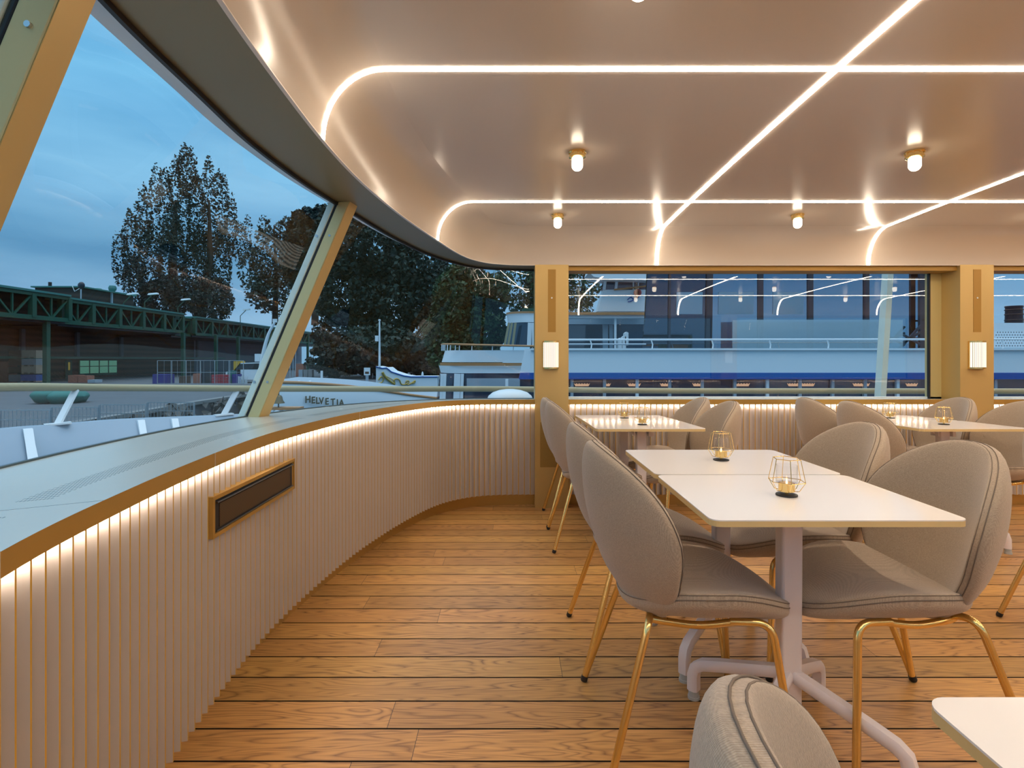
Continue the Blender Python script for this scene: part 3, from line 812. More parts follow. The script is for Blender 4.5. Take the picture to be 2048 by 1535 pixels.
def shell(fn, ft, fb, nr=14, nth=56):
    b = MB(); rows = []
    rs = [ (i/nr) for i in range(nr+1)]
    rs = [1-(1-r)**1.6 for r in rs]
    top = [[fn(max(r, .001), 2*PI*k/nth, ft(r)) for k in range(nth)] for r in rs]
    bot = [[fn(max(r, .001), 2*PI*k/nth, -fb(r)) for k in range(nth)] for r in reversed(rs)]
    b.grid(top+bot, closed=True); return b
def make_chair():
    r = thing('dining_chair', 'x', 'chair', (0, 0, 0), 'taupe upholstered chairs')
    b = shell(seat_pt, lambda q: .006+.010*(1-q**5)**.5, lambda q: .022+.052*max(0, 1-q**3.2)**.55)
    st = b.obj('seat', MT['fabric'], r, smooth='all', weld=True)
    b = shell(back_pt, lambda q: .008+.012*(1-q**6)**.5, lambda q: .016+.038*max(0, 1-q**3.)**.55)
    bk = b.obj('backrest', MT['fabric'], r, smooth='all', weld=True)
    n = 64
    for fn, par, offs_ in ((seat_pt, st, ((.998, .005), (1.004, -.008))), (back_pt, bk, ((.998, .007), (1.004, -.006)))):
        b = MB()
        for rho, of in offs_: b.tube([fn(rho, 2*PI*k/n, of) for k in range(n)], .0014, 8, closed=True)
        b.obj('piping', MT['piping'], par, smooth='all')
    def bez(pts, m=8):
        out = []; V = [Vector(p) for p in pts]
        out.append(V[0])
        for i in range(1, len(V)-1):
            a, c, d_ = V[i-1], V[i], V[i+1]
            la = min((c-a).length*.45, .045); lb = min((d_-c).length*.45, .045)
            p0 = c+(a-c).normalized()*la; p2 = c+(d_-c).normalized()*lb
            for k in range(m+1):
                u = k/m; out.append(p0*(1-u)**2+c*2*u*(1-u)+p2*u*u)
        out.append(V[-1]); return out
    R = .0105
    for sy in (1, -1):
        for nm, pts in (('rear', [(-.25, .24, .012), (-.128, .168, .412), (-.100, .06, .382)]), ('front', [(.25, .24, .012), (.205, .172, .405), (.10, .150, .398)])):
            pp = [(x, y*sy, z) for x, y, z in pts]
            b = MB(); b.tube(bez(pp), R, 12); lg = b.obj('leg', MT['brass'], r, smooth=True)
            x, y = pp[0][:2]
            b = MB(); dr = (Vector(pp[1])-Vector(pp[0])).normalized(); a = Vector(pp[0])
            b.tube([a-dr*.0125, a-dr*.008, a+dr*.006], .0118, 12, radii=[.009, .0118, .0118]); b.obj('foot_cap', MT['black'], lg, smooth=True)
    b = MB()
    b.tube([(-.100, .08, .382), (-.100, -.08, .382)], R, 12)
    for sy in (1, -1): b.tube(bez([(.12, .151*sy, .398), (.02, .135*sy, .378), (-.10, .11*sy, .384), (-.118, .10*sy, .388)]), R, 12)
    b.obj('under_frame', MT['brass'], r, smooth=True)
    return r
ch0 = make_chair(); cu = False
CXL, CXR = .512, 1.158
chairs = [(CXL, 1.672, 0, 0, 'taupe chair seen from behind left of the foreground table, nearest of its row'),
          (CXL, 2.15, 0, 0, 'taupe chair seen from behind, second of the left row, at the joined table'),
          (CXL, 3.437, 0, 0, 'taupe chair seen from behind, third of the left row, at the far left tables'),
          (CXL-.0, 3.95, 0, 0, 'taupe chair farthest back in the left row, in front of the first pillar'),
          (CXR, 1.672, 1, 0, 'large taupe chair facing left at the foreground table, table shadow on its seat'),
          (CXR, 2.15, 1, 0, 'taupe chair facing left behind the large right one, at the joined table'),
          (CXR, 3.437, 1, 0, 'taupe chair facing left at the far left tables, nearer one'),
          (CXR, 3.95, 1, 0, 'taupe chair facing left at the far left tables, rear one by the fluted wall'),
          (CXL+1.88, 3.437, 0, 0, 'taupe chair with its back to us at the far right tables, nearer one'),
          (CXL+1.88, 3.95, 0, 0, 'taupe chair with its back to us at the far right tables, rear one'),
          (CXR+1.88, 3.437, 1, 0, 'taupe chair facing left at the far right tables, cut by the right picture edge'),
          (CXR+1.88, 3.95, 1, 0, 'taupe chair facing left in front of the second pillar'),
          (CXL+1.88, 2.15, 0, 0, 'taupe chair back at the right picture edge, just beyond the large left facing chair'),
          (.425, .397, 0, -.08, 'taupe chair whose backrest pokes up at the bottom of the picture, in the foreground')]
for i, (x, y, f, ra, l) in enumerate(chairs):
    o = ch0 if i == 0 else dup(ch0)
    o['label'] = l; o.matrix_basis = deckmat(x, y, 0, (PI if f else 0)+ra)
#EXTERIOR
# ------------------------------------------------------------------ our own outer deck: handrail, bulwark, stanchion
def spline(pts, m=10):
    n = len(pts)-1; out = []
    V = [Vector(p) for p in pts]
    for i in range(n):
        p0, p1, p2, p3 = V[max(i-1, 0)], V[i], V[i+1], V[min(i+2, n)]
        for k in range(m):
            u = k/m; out.append(.5*((2*p1)+(p2-p0)*u+(2*p0-5*p1+4*p2-p3)*u*u+(-p0+3*p1-3*p2+p3)*u**3))
    out.append(V[-1]); return out
rail = spline([(-3.35, .2, .98), (-3.45, 1.4, .975), (-3.35, 2.5, .965), P(0, 774, 3.36), P(250, 775, 4.15), P(560, 777, 4.85), P(800, 777.5, 5.15), P(1000, 777.5, 5.22), P(1300, 781, 5.20), P(1700, 781.5, 5.18), P(2060, 782, 5.16), P(3000, 783, 5.14)])
hr = thing('deck_handrail', 'beige tubular handrail running round outside all the windows', 'handrail')
b = MB(); b.tube(rail, .0275, 14); b.obj('rail_tube', MT['railpaint'], hr, smooth='all')
bwt = spline([(-3.2, .2, .72), (-3.3, 1.4, .715), (-3.22, 2.5, .705), P(0, 857, 3.30), P(103, 849, 3.62), P(239, 838, 4.05), P(410, 831, 4.5), (-1.9, 5.0, .64), (-1.0, 5.3, .62), (.5, 5.38, .60), (4, 5.36, .60), (9.5, 5.3, .60)])
for (x0, y0_, x1, y1_) in ((150, 784, 119, 848), (463, 783, 443, 832)):
    k = min(range(len(rail)), key=lambda i: abs(CX+FPX*rail[i].x/rail[i].y-x0) if rail[i].y > 1 else 1e9)
    j = min(range(len(bwt)), key=lambda i: abs(CX+FPX*bwt[i].x/bwt[i].y-x1) if bwt[i].y > 1 else 1e9)
    b = MB(); b.bar(rail[k]-Vector((0, 0, .02)), bwt[j], .045, .016, up=(0, 1, 0))
    b.bar(bwt[j]-Vector((.05, .05, 0)), bwt[j]+Vector((.05, .05, .006)), .07, .012); b.obj('strut', MT['white'], hr)
b = MB()
b.grid([[p for p in bwt], [p+Vector((0, 0, -.008))+Vector((.02, -.02, 0)) for p in bwt], [Vector((p.x*.94, p.y*.96, .42)) for p in bwt], [Vector((p.x*.90, p.y*.92, -.1)) for p in bwt]])
b.grid([[p for p in bwt], [p+Vector((-.03, .03, 0)) for p in bwt], [p+Vector((-.12, .10, -1.1)) for p in bwt], [Vector((p.x*.9-.2, p.y+.1, -2.3)) for p in bwt]])
bul = tag(b.obj('bulwark', pbr('bulwark_paint', (.27, .35, .43), .5, noisy=.05, scale=3), smooth=True), 'pale blue grey steel bulwark of the foredeck outside the left window', 'bulwark')
for px in (40, 275, 345):
    j = min(range(len(bwt)), key=lambda i: abs(CX+FPX*bwt[i].x/bwt[i].y-px) if bwt[i].y > 1 else 1e9)
    p = bwt[j]; b = MB(); q = Vector((p.x*.92, p.y*.94, .15)); n_ = Vector((.10, -.08, 0))
    b.slab([p+Vector((.02, -.02, -.01)), Vector((p.x*.94+.02, p.y*.96-.02, .42)), q, q+n_, p+n_*.25+Vector((.02, -.02, -.01))], Vector((.03, .035, 0))); b.obj('rib', MT['hull'], bul)
b = MB(); b.grid([[Vector((p.x*.92, p.y*.94, -.1)) for p in bwt], [Vector((p.x*.3, max(.3, p.y*.4), -.1)) for p in bwt]])
tag(b.obj('outer_deck', MT['hullgrey'], smooth=True), 'pale grey walkway of our own ship below the bow windows', 'deck')
# leaning white stanchion and white domed cowl outside
b = MB(); b.bar(P(1777, 520, 5.0), P(1759, 815, 5.0), .050, .085, up=(0, 1, 0)); tag(b.obj('stanchion', MT['mint']), 'slightly leaning white stanchion outside the wide far window', 'stanchion')
b = MB(); c = P(1020, 799, 4.86); b.lathe([(.205, -.02), (.205, 0), (.192, .035), (.155, .066), (.10, .085), (.04, .094), (0, .095)], 32, c); tag(b.obj('vent_cowl', MT['hull'], smooth=True), 'low white domed cowl outside the last bow window', 'cowl')
# bronze bell on its wooden block, outside the mid bow post
r = thing('ship_bell', 'small dark bronze bell outside, low behind the window right of the mid bow post', 'bell', P(557, 806, 6.4))
b = MB(); b.lathe([(.070, 0), (.066, .012), (.050, .035), (.042, .075), (.030, .092), (.010, .098), (.008, .125), (.016, .135), (0, .142)], 20); b.obj('bell_body', MT['letter'], r, smooth=True)
b = MB(); b.tube([(0, 0, -.05), (0, 0, .02)], .008, 8); b.obj('clapper', MT['black'], r)
b = MB(); p = P(557, 812, 6.4); b.box(-.16, .26, -.05, .1, -.075, -.045); b.obj('wooden_block', MT['teak'], r)
b = MB(); b.lathe([(.05, -.75), (.06, -.1), (.05, -.075)], 12); b.obj('pedestal', MT['hull'], r)

# ------------------------------------------------------------------ quay, water, shore
QZ = -.876
b = MB(); b.box(-300, 300, -150, 300, -2.3, -2.25); tag(b.obj('lake_water', MT['water']), 'dark still harbour water', 'water', kind='stuff')
q = [(-140, 2), (-15.5, 2), (-13.2, 9), (-13.0, 15), (-13.3, 18.6), (-14.0, 24), (-14.3, 30), (-13.4, 36), (-11.0, 42), (-4, 47), (30, 52), (90, 56), (90, 200), (-140, 200)]
b = MB(); b.prism(q, -2.4, QZ); tag(b.obj('quay_ground', MT['asphalt']), 'grey asphalt quay yard between the boats and the long shed', 'ground')
b = MB(); rr_ = random.Random(3)
for i in range(420):
    k = rr_.randint(2, 10); u = rr_.random(); a = Vector(q[k]); c = Vector(q[k+1]); p = a.lerp(c, u); s = rr_.uniform(.18, .5); t = rr_.random()
    ctr = Vector((p.x+.1+t*1.3, p.y-t*.5, QZ-.02-t*1.1))
    vs = [ctr+Vector((rr_.uniform(-1, 1), rr_.uniform(-1, 1), rr_.uniform(-1, 1))).normalized()*s*rr_.uniform(.6, 1) for _ in range(6)]
    b.add(vs, [(0, 1, 2), (0, 2, 3), (0, 3, 4), (0, 4, 1), (5, 2, 1), (5, 3, 2), (5, 4, 3), (5, 1, 4)])
tag(b.obj('shore_rocks', MT['rock']), 'grey rocks along the edge of the quay', 'rocks', kind='stuff')
b = MB(); kq = [Vector((x, y, QZ+.05)) for x, y in q[2:10]]
for a, c in zip(kq, kq[1:]): b.bar(a, c, .35, .14)
tag(b.obj('quay_kerb', pbr('kerb_stone', (.17, .18, .18), .8)), 'pale stone kerb along the quay edge', 'kerb')

# ------------------------------------------------------------------ long shed with green trussed canopy
SX = -37.
def SP(px, z): Y = SX*FPX/(px-CX); return Vector((SX, Y, z))
def sy(px): return SX*FPX/(px-CX)
sh = thing('warehouse', 'long dark timber shed with a green trussed canopy along the quay', 'warehouse', (0, 0, 0))
ZT, ZL = CAMZ+4.95, CAMZ+3.12
ends = [sy(-160), sy(137), sy(402), sy(620)]
mod = [(28.5, sy(137), -.0, .12), (sy(137), sy(375), -.6, .0), (sy(375), sy(406), -1.6, -.25), (sy(406), 118., -1.0, -.1)]
for mi_, (a, c, dx, dz) in enumerate(mod):
    x = SX+dx; b = MB()
    b.bar((x, a, ZT+dz), (x, c, ZT+dz), .3, .28); b.bar((x, a, ZL+dz), (x, c, ZL+dz), .3, .34)
    nb_ = max(1, round((c-a)/3.7)); st_ = (c-a)/nb_
    for k in range(nb_+1):
        y = a+st_*k; b.bar((x, y, ZL+dz), (x, y, ZT+dz), .38, .38)
        if k < nb_:
            b.bar((x, y, ZT+dz), (x, y+st_/2, ZL+dz), .13, .13); b.bar((x, y+st_/2, ZL+dz), (x, y+st_, ZT+dz), .13, .13); b.bar((x, y+st_/2, ZL+dz), (x, y+st_/2, ZT+dz), .12, .12)
    b.obj('canopy_truss', MT['green'], sh)
    b = MB(); b.box(x-2.2, x-2., a, c, ZL+dz-.1, ZT+dz+.1); b.obj('canopy_lining', MT['shedwall'], sh)
    b = MB(); b.box(x-9, x+.25, a, c, ZT+dz+.14, ZT+dz+.30); b.obj('canopy_roof', MT['teal'], sh)
    b = MB(); b.box(x-7.9, x-.3, a, c, ZL+dz-.35, ZL+dz-.1); b.obj('canopy_ceiling', MT['dark'], sh)
b = MB(); b.box(SX-8.4, SX-8, 26, 78, 1.35, ZT+.2); b.obj('upper_wall', MT['shedwall'], sh)
b = MB(); b.box(SX-8.3, SX-7.95, 26, 78, QZ, 1.35); b.obj('lower_wall', MT['shedwood'], sh)
b = MB(); b.box(SX-9, SX-8.6, 78, 120, QZ, ZL+.2); b.obj('rear_wall', pbr('grey_shed_cladding', (.16, .18, .22), .7), sh)
b = MB(); b.box(SX-8.5, SX-3.5, 26, 78, 1.15, 1.35); b.obj('inner_canopy', MT['green'], sh)
for px in (101, 372, 437, 481, 540, 619, 652):
    y = sy(px); b = MB(); b.box(SX-.5, SX-.15, y-.18, y+.18, QZ, ZL-.1); b.obj('post', MT['green'], sh)
for px in (45, 155, 243, 395): 
    y = (SX-7.8)*FPX/(px-CX); b = MB(); b.box(SX-7.95, SX-7.7, y-.2, y+.2, 1.4, ZL-.3); b.obj('wall_pier', pbr('grey_pier', (.10, .13, .16), .6) if px == 45 else D.materials['grey_pier'], sh)
def wallrect(px0, px1, z0, z1, dx=-7.9):
    X = SX+dx; return (X, X*FPX/(px0-CX), X*FPX/(px1-CX), z0, z1)
X, ya, yb, _, _ = wallrect(157, 233, 0, 0)
b = MB(); b.box(X, X+.08, ya, yb, -.65, 1.05); wf = b.obj('window', MT['green'], sh)
gm = emis('lit_green_office_window', (.10, .30, .22), .55)
for k in range(4):
    w0 = ya+(yb-ya)*(k+.08)/4; w1 = ya+(yb-ya)*(k+.92)/4
    for z0_, z1_ in ((-.4, .3), (.38, .95)):
        b = MB(); b.box(X+.08, X+.12, w0, w1, z0_, z1_); b.obj('lit_pane', gm, wf)
X, ya, yb, _, _ = wallrect(130, 143, 0, 0)
b = MB(); b.box(X, X+.08, ya, yb, QZ, 1.0); dd_ = b.obj('door', MT['green'], sh)
b = MB(); b.box(X+.08, X+.1, ya+.3, yb-.3, 0, .8); b.obj('lit_pane', emis('lit_yellow_pane', (.25, .22, .04), .5), dd_)
# building on the roof
rb = thing('rooftop_building', 'dark boarded box building with a teal roof edge on top of the shed', 'building')
def RX(px, X=-44.): return X*FPX/(px-CX)
z0, z1 = ZT+.25, 8.45
b = MB(); b.box(-48.75, -44, 56.2, 64, z0, z1); b.obj('wall', MT['shedwall'], rb)
b = MB(); b.box(-48.95, -43.7, 55.9, 64.2, z1, z1+.14); b.obj('roof', MT['teal'], rb)
b = MB(); y = RX(222); b.box(-44.1, -43.85, y-.1, y+.1, z0, z1); b.obj('downpipe', MT['hullgrey'], rb)
def roof_vent(px, w_, h_, label):
    y = RX(px, -46); b = MB(); c = (-46, y, z1+.16)
    b.lathe([(w_*.55, 0), (w_*.6, h_*.35), (w_*.9, h_*.5), (w_, h_*.75), (w_*.75, h_), (0, h_)], 14, c); tag(b.obj('roof_vent', MT['teal'], smooth=True), label, 'roof vent')
roof_vent(225, .42, 1.0, 'taller mushroom shaped teal vent on the rooftop building'); roof_vent(197, .35, .42, 'low teal vent beside the taller mushroom vent')
b = MB(); b.tube([(-48.3, 57.5, z1), (-48.3, 57.5, z1+.75)], .16, 10); tag(b.obj('flue_pipe', MT['black']), 'short black pipe sticking up from the flat rooftop', 'pipe')
r = thing('satellite_dish', 'round dark satellite dish above the green truss in front of the rooftop building', 'satellite dish', (SX-3, (SX-3)*FPX/(162-CX), ZT+.2))
b = MB(); b.tube([(0, 0, 0), (0, 0, 1.5)], .05, 8); b.obj('mast', MT['steel'], r)
b = MB(); b.lathe([(0, 0), (.18, .03), (.30, .10), (.34, .16)], 24, (.1, -.25, 1.7), axis='y'); b.obj('reflector', MT['mull'], r, smooth=True)
b = MB(); b.tube([(0, -.2, 1.4), (-.2, -.5, 1.1), (-.45, -.45, 1.6)], .03, 6); b.obj('feed_arm', MT['white'], r)
for i, (px, py, l) in enumerate(((306, 588, 'hooded lamp on a bent pole above the shed roof, nearest the poplars'), (371, 599, 'hooded lamp on a bent pole above the shed roof, middle one'), (493, 619, 'hooded lamp on a bent pole above the shed roof, small far one'), (265, 588, 'hooded lamp above the shed roof, left end of the row'))):
    X = SX-1.5; Y = X*FPX/(px-CX); z = CAMZ-(py-HY)*Y/FPX
    r = thing('roof_floodlight', l, 'lamp', (X, Y, 0), 'hooded lamps above the shed roof')
    b = MB(); b.tube([(-.9, 0, ZT), (-.9, 0, z-.9), (-.1, 0, z-.1)], .05, 6); b.obj('pole', MT['green'], r)
    b = MB(); b.add([(-.5, -.2, z-.1), (.55, -.2, z), (.55, .2, z), (-.5, .2, z-.1), (-.4, -.15, z+.08), (.5, -.15, z+.16), (.5, .15, z+.16), (-.4, .15, z+.08)], [(0, 3, 2, 1), (4, 5, 6, 7), (0, 1, 5, 4), (1, 2, 6, 5), (2, 3, 7, 6), (3, 0, 4, 7)]); b.obj('lamp_head', MT['hull'], r)

# ------------------------------------------------------------------ things standing in the yard
def ybox(px0, px1, py0, py1, Y, depth, name, label, cat, mat, group=None):
    a, c = P(px0, py1, Y), P(px1, py0, Y); b = MB(); b.box(a.x, c.x, Y, Y+depth, a.z, c.z)
    return tag(b.obj(name, mat), label, cat, group)
cm = {k: pbr('box_'+k, v, .7, noisy=.15, scale=2) for k, v in dict(tan=(.36, .27, .19), grey=(.24, .26, .27), blue=(.03, .09, .30), brown=(.09, .055, .035), red=(.36, .03, .045), darkblue=(.03, .03, .20), teal=(.015, .15, .13), yellow=(.50, .30, .02), rust=(.30, .11, .07)).items()}
stack = [(43, 72, 700, 715, 'tan'), (43, 72, 717, 731, 'grey'), (43, 72, 732, 746, 'tan'), (41, 72, 749, 763, 'blue')]
pl = ['topmost pale wooden pallet box of the front stack', 'grey pallet box second from the top of the front stack', 'wooden pallet box third from the top of the front stack', 'blue pallet box at the foot of the front stack']
for (a, c, d_, e, k), l in zip(stack, pl):
    Y = 44.5; r = thing('pallet_box', l, 'pallet box', (0, 0, 0), 'stacked pallet boxes'); p0, p1 = P(a, e, Y), P(c, d_, Y)
    b = MB(); b.box(p0.x, p1.x, Y, Y+.9, p0.z+.06, p1.z); b.obj('box', cm[k], r)
    b = MB()
    for u in (0, .42, .84): b.box(p0.x+(p1.x-p0.x)*u, p0.x+(p1.x-p0.x)*(u+.16), Y, Y+.9, p0.z-.03, p0.z+.06)
    b.obj('skid', cm['tan'], r)
for i, (d_, e, k) in enumerate(((700, 715, 'brown'), (717, 731, 'brown'), (733, 746, 'brown'), (749, 763, 'grey'))):
    ybox(17, 41, d_, e, 45, .9, 'pallet_box', ['top', 'second', 'third', 'bottom'][i]+' box of the dark stack left of the pale pallet stack', 'pallet box', cm[k], 'stacked pallet boxes')
ybox(0, 15, 722, 766, 45, .9, 'storage_box', 'tall dull box at the left end of the pallet stacks', 'box', cm['rust'])
ybox(136, 155, 750, 765, 44.5, .8, 'cardboard_box', 'left brown box before the lit shed window', 'box', cm['rust']); ybox(156, 174, 751, 765, 44.5, .8, 'cardboard_box', 'right brown box with a white sheet before the lit shed window', 'box', cm['rust']); ybox(175, 190, 759, 765, 44.5, .8, 'storage_box', 'low pale box right of the brown boxes', 'box', MT['hullgrey'])
ybox(305, 334, 748, 767, 44.5, 1., 'waste_bin', 'dark blue bin under the shed canopy', 'bin', cm['darkblue'])
ybox(358, 368, 752, 767, 44.5, 1., 'waste_bin', 'dark grey bin beside the blue bin under the canopy', 'bin', cm['brown'])
ybox(386, 401, 747, 767, 44.5, 1., 'crate_stack', 'stack of orange red boxes behind the wire fence', 'boxes', cm['rust']); ybox(403, 411, 740, 767, 44.5, 1., 'roll_cage', 'tall narrow dark roll cage beside the orange red boxes', 'cage', MT['dark'])
c0 = None
for i in range(5):
    for j in range(3):
        x0 = 423+i*6.3; y0_ = 749+j*6.1
        if c0 is None:
            c0 = ybox(x0, x0+5.7, y0_, y0_+5.4, 44.5, .5, 'crate', 'x', 'crate', cm['red'], 'red stacked crates'); o = c0; base = P(x0, y0_, 44.5)
        else:
            o = c0.copy(); COL.objects.link(o); o.location = P(x0, y0_, 44.5)-base
        o['label'] = 'red plastic crate in the block stacked beside the white car'
ybox(455, 463, 741, 767, 45, .8, 'crate_stack', 'teal crate stack right of the red crates', 'crates', cm['teal']); ybox(464, 474, 748, 767, 45, .8, 'storage_box', 'dark blue box right of the teal crates', 'box', cm['darkblue'])
ybox(467, 481, 722, 767, 46, .8, 'storage_box', 'orange yellow box standing higher behind the crates', 'box', cm['yellow'])
b = MB(); p0 = P(476, 767, 44)
for i in range(7): b.box(p0.x+i*.115, p0.x+i*.115+.04, 44, 44.05, QZ, QZ+.62)
for k in range(5): b.box(p0.x, p0.x+.73, 44, 44.05, QZ+.12*k, QZ+.12*k+.03)
tag(b.obj('lattice_box', MT['hull']), 'white lattice box in front of the parked car', 'crate')
r = thing('car', 'white parked car half hidden behind the mid bow post', 'car', Vector((P(499, 0, 46).x, 46, QZ+.82)))
b = MB(); prof = [(-2.0, -.55), (-2.0, .1), (-1.3, .25), (-.8, .85), (.9, .9), (1.6, .3), (2.1, .2), (2.1, -.55)]
b.add([(x, -.0, z) for x, z in prof]+[(x, 1.7, z) for x, z in prof], [tuple(range(8)), tuple(range(8, 16))[::-1]]+[(i, (i+1) % 8, 8+(i+1) % 8, 8+i) for i in range(8)]); b.obj('body', MT['hull'], r)
b = MB(); b.add([(-1.1, -.02, .3), (-.72, -.02, .78), (.8, -.02, .82), (1.3, -.02, .32)], [(0, 1, 2, 3)]); b.obj('side_window', MT['dark'], r)
for x in (-1.2, 1.3): b = MB(); b.lathe([(0, -.03), (.32, -.03), (.32, .2), (0, .2)], 16, (x, 0, -.5), axis='y'); b.obj('wheel', MT['black'], r)
# wire fence panels on posts
def fence(px0, px1, Y, z0, z1, n, label, mesh_step=.25):
    r = thing('wire_fence', label, 'fence'); a, c = P(px0, 700, Y), P(px1, 700, Y)
    for k in range(n+1):
        x = a.x+(c.x-a.x)*k/n; b = MB(); b.bar((x, Y, z0), (x, Y, z1), .045); b.obj('post', MT['steel'], r)
    b = MB(); m = int((c.x-a.x)/mesh_step)
    for k in range(m): x = a.x+(c.x-a.x)*k/m; b.bar((x, Y, z0), (x, Y, z1), .012)
    for z in (z0+.05, (z0+z1)/2, z1): b.bar((a.x, Y, z), (c.x, Y, z), .03)
    b.obj('mesh_panel', MT['steel'], r)
fence(315, 487, 43.8, QZ, 1.0, 6, 'tall wire fence in front of the crates under the shed canopy', .5)
for i, (a, c) in enumerate(((0, 100), (103, 196), (199, 292), (295, 388))):
    Y = 15.5+i*.9; fence(a, c, Y, QZ, QZ+.55+.1*0, 1, ['leftmost', 'second', 'third', 'rightmost'][i]+' grey wire barrier of the row along the quay edge', .11)
def cover_boat(px, py, w_, l):
    r = P(px, py, 24); b = MB(); rows = []
    for k in range(13):
        u = k/12*2-1; s = (1-u*u)**.5; rows.append([(r.x+u*w_, r.y+1.+math.cos(a)*.9*s, r.z+.10+math.sin(a)*.34*s) for a in [PI*j/8 for j in range(9)]]+[(r.x+u*w_*.85, r.y+1.+math.cos(a)*.7*s, r.z-.22*s) for a in (PI, 0)])
    b.grid(rows, closed=True); tag(b.obj('covered_boat', cm['teal'], smooth='all'), l, 'boat', 'boats under teal covers')
cover_boat(68, 797, .75, 'small boat under a teal tarpaulin on the quay, left one'); cover_boat(100, 800, .72, 'small boat under a teal tarpaulin on the quay, right one')
# signs, poles, bins further right
r = thing('waste_container', 'yellow waste container before the trees', 'container', Vector((P(651, 0, 72).x, 72, QZ+.62)))
b = MB(); b.add([(-.65, 0, -.62), (.65, 0, -.62), (.75, 0, .60), (-.62, 0, .60), (-.65, 1.2, -.62), (.65, 1.2, -.62), (.75, 1.2, .75), (-.62, 1.2, .75)], [(0, 1, 2, 3), (7, 6, 5, 4), (0, 4, 5, 1), (1, 5, 6, 2), (2, 6, 7, 3), (3, 7, 4, 0)]); b.obj('body', cm['yellow'], r)
b = MB(); b.box(-.12, .15, -.02, 0, .15, .5); b.obj('notice', MT['hull'], r)
for i, px in enumerate((601, 611, 620)): ybox(px-4, px+4, 739, 754, 60, .6, 'waste_bin', ['left', 'middle', 'right'][i]+' grey wheeled bin of three under the shed end', 'bin', MT['hullgrey'] if i == 0 else cm['grey'], 'wheeled bins')
ybox(590, 607, 727, 753, 61, .8, 'storage_rack', 'dim red rack behind the wheeled bins', 'rack', cm['rust'])
ybox(641, 645, 741, 774, 39, .1, 'mooring_post', 'short white post on the quay behind the handrail', 'post', MT['hull'])
def pole(px, py0, Y, rad, label, name='lamp_post', arm=True):
    a = P(px, py0, Y); r = thing(name, label, 'post', (a.x, Y, QZ)); b = MB(); b.tube([(0, 0, 0), (0, 0, a.z-QZ)], rad, 8); b.obj('pole', MT['steel'], r)
    if arm: b = MB(); b.box(-.05, .45, -.08, .08, a.z-QZ-.05, a.z-QZ+.05); b.obj('lamp_head', MT['hull'], r)
pole(724, 700, 60, .06, 'slim grey lamp post with a small head left of the info board')
pole(745, 680, 57, .05, 'slim plain pole between the info board and the flag mast', 'pole', False)
r = thing('notice_board', 'small white notice board on a grey post on the quay', 'sign', P(734, 748, 46)); b = MB(); b.box(-.26, .26, 0, .05, -.08, .55); b.obj('board', MT['hull'], r)
b = MB(); b.box(-.16, .16, -.01, 0, .03, .22); b.obj('pictogram', cm['brown'], r); b = MB(); b.box(-.12, .12, 0, .06, -.80, -.08); b.obj('post', MT['hullgrey'], r)

# ------------------------------------------------------------------ boats at the quay
def text_mesh(body, size, ext, font=None):
    cu_ = D.curves.new('t', 'FONT'); cu_.body = body; cu_.size = size; cu_.extrude = ext; cu_.offset = .007; cu_.align_x = 'LEFT'
    o = D.objects.new('t', cu_); COL.objects.link(o); dg = bpy.context.evaluated_depsgraph_get(); me = D.meshes.new_from_object(o.evaluated_get(dg)); D.objects.remove(o); D.curves.remove(cu_); return me
hv = thing('moored_boat', 'white boat with bronze name letters behind the handrail, right of the mid bow post', 'boat')
A, B_ = Vector((-7.9, 16.2)), Vector((-3.6, 20.5))
ht = [tuple(P(x, y, Y)) for x, y, Y in ((515, 765, 15.5), (540, 765.5, 16), (600, 767, 17), (660, 770.5, 18), (700, 774, 18.7), (760, 782, 19.8), (820, 791, 20.9), (880, 798, 22))]
Ax, Bx = Vector(ht[2]), Vector(ht[4])
b = MB(); b.grid([[Vector(p) for p in ht], [Vector((x+.06, y-.06, z-.4)) for x, y, z in ht], [Vector((x-.05, y+.05, z-1.6)) for x, y, z in ht], [Vector((x-.3, y+.3, -2.4)) for x, y, z in ht]]); b.obj('hull', MT['hull'], hv, smooth='all')
b = MB(); b.tube([Vector(p)+Vector((0, 0, .03)) for p in ht], .05, 8); b.obj('gunwale', MT['teak'], hv)
b = MB(); b.add([Vector(p) for p in ht]+[Vector((x-.2, y+3.5, z+.05)) for x, y, z in ht], [(i, i+1, i+9, i+8) for i in range(7)]); b.obj('deck', MT['hullgrey'], hv)
dirv = Vector((Bx.x-Ax.x, Bx.y-Ax.y, 0)).normalized()
for i, ch in enumerate('HELVETIA'):
    me = text_mesh(ch, .30, .006); me.materials.append(MT['letter']); o = D.objects.new('letter', me); COL.objects.link(o); o.parent = hv
    px = (608.4, 620.9, 629.7, 636.3, 648.3, 659.5, 671, 676.5)[i]
    # march the name along the hull side
    k = (px-CX)/FPX; ax, ay = Ax.x, Ax.y; t = (ax-k*ay)/(k*dirv.y-dirv.x); p = Vector((ax, ay, 0))+dirv*t
    z = CAMZ-(804.6+(px-608)*.09-HY)*p.y/FPX
    o.matrix_basis = Matrix.Translation((p.x+.07, p.y-.12, z)) @ Matrix.Rotation(math.atan2(dirv.y, dirv.x), 4, 'Z') @ Matrix.Rotation(PI/2, 4, 'X')
b = MB()
for px, ww in ((560, 4), (598, 3), (620, 3)): p = P(px, 764, 17.5); b.lathe([(.05, -.3), (.04, 0), (.06, .03), (0, .05)], 8, p)
b.obj('bollards', MT['hull'], hv)
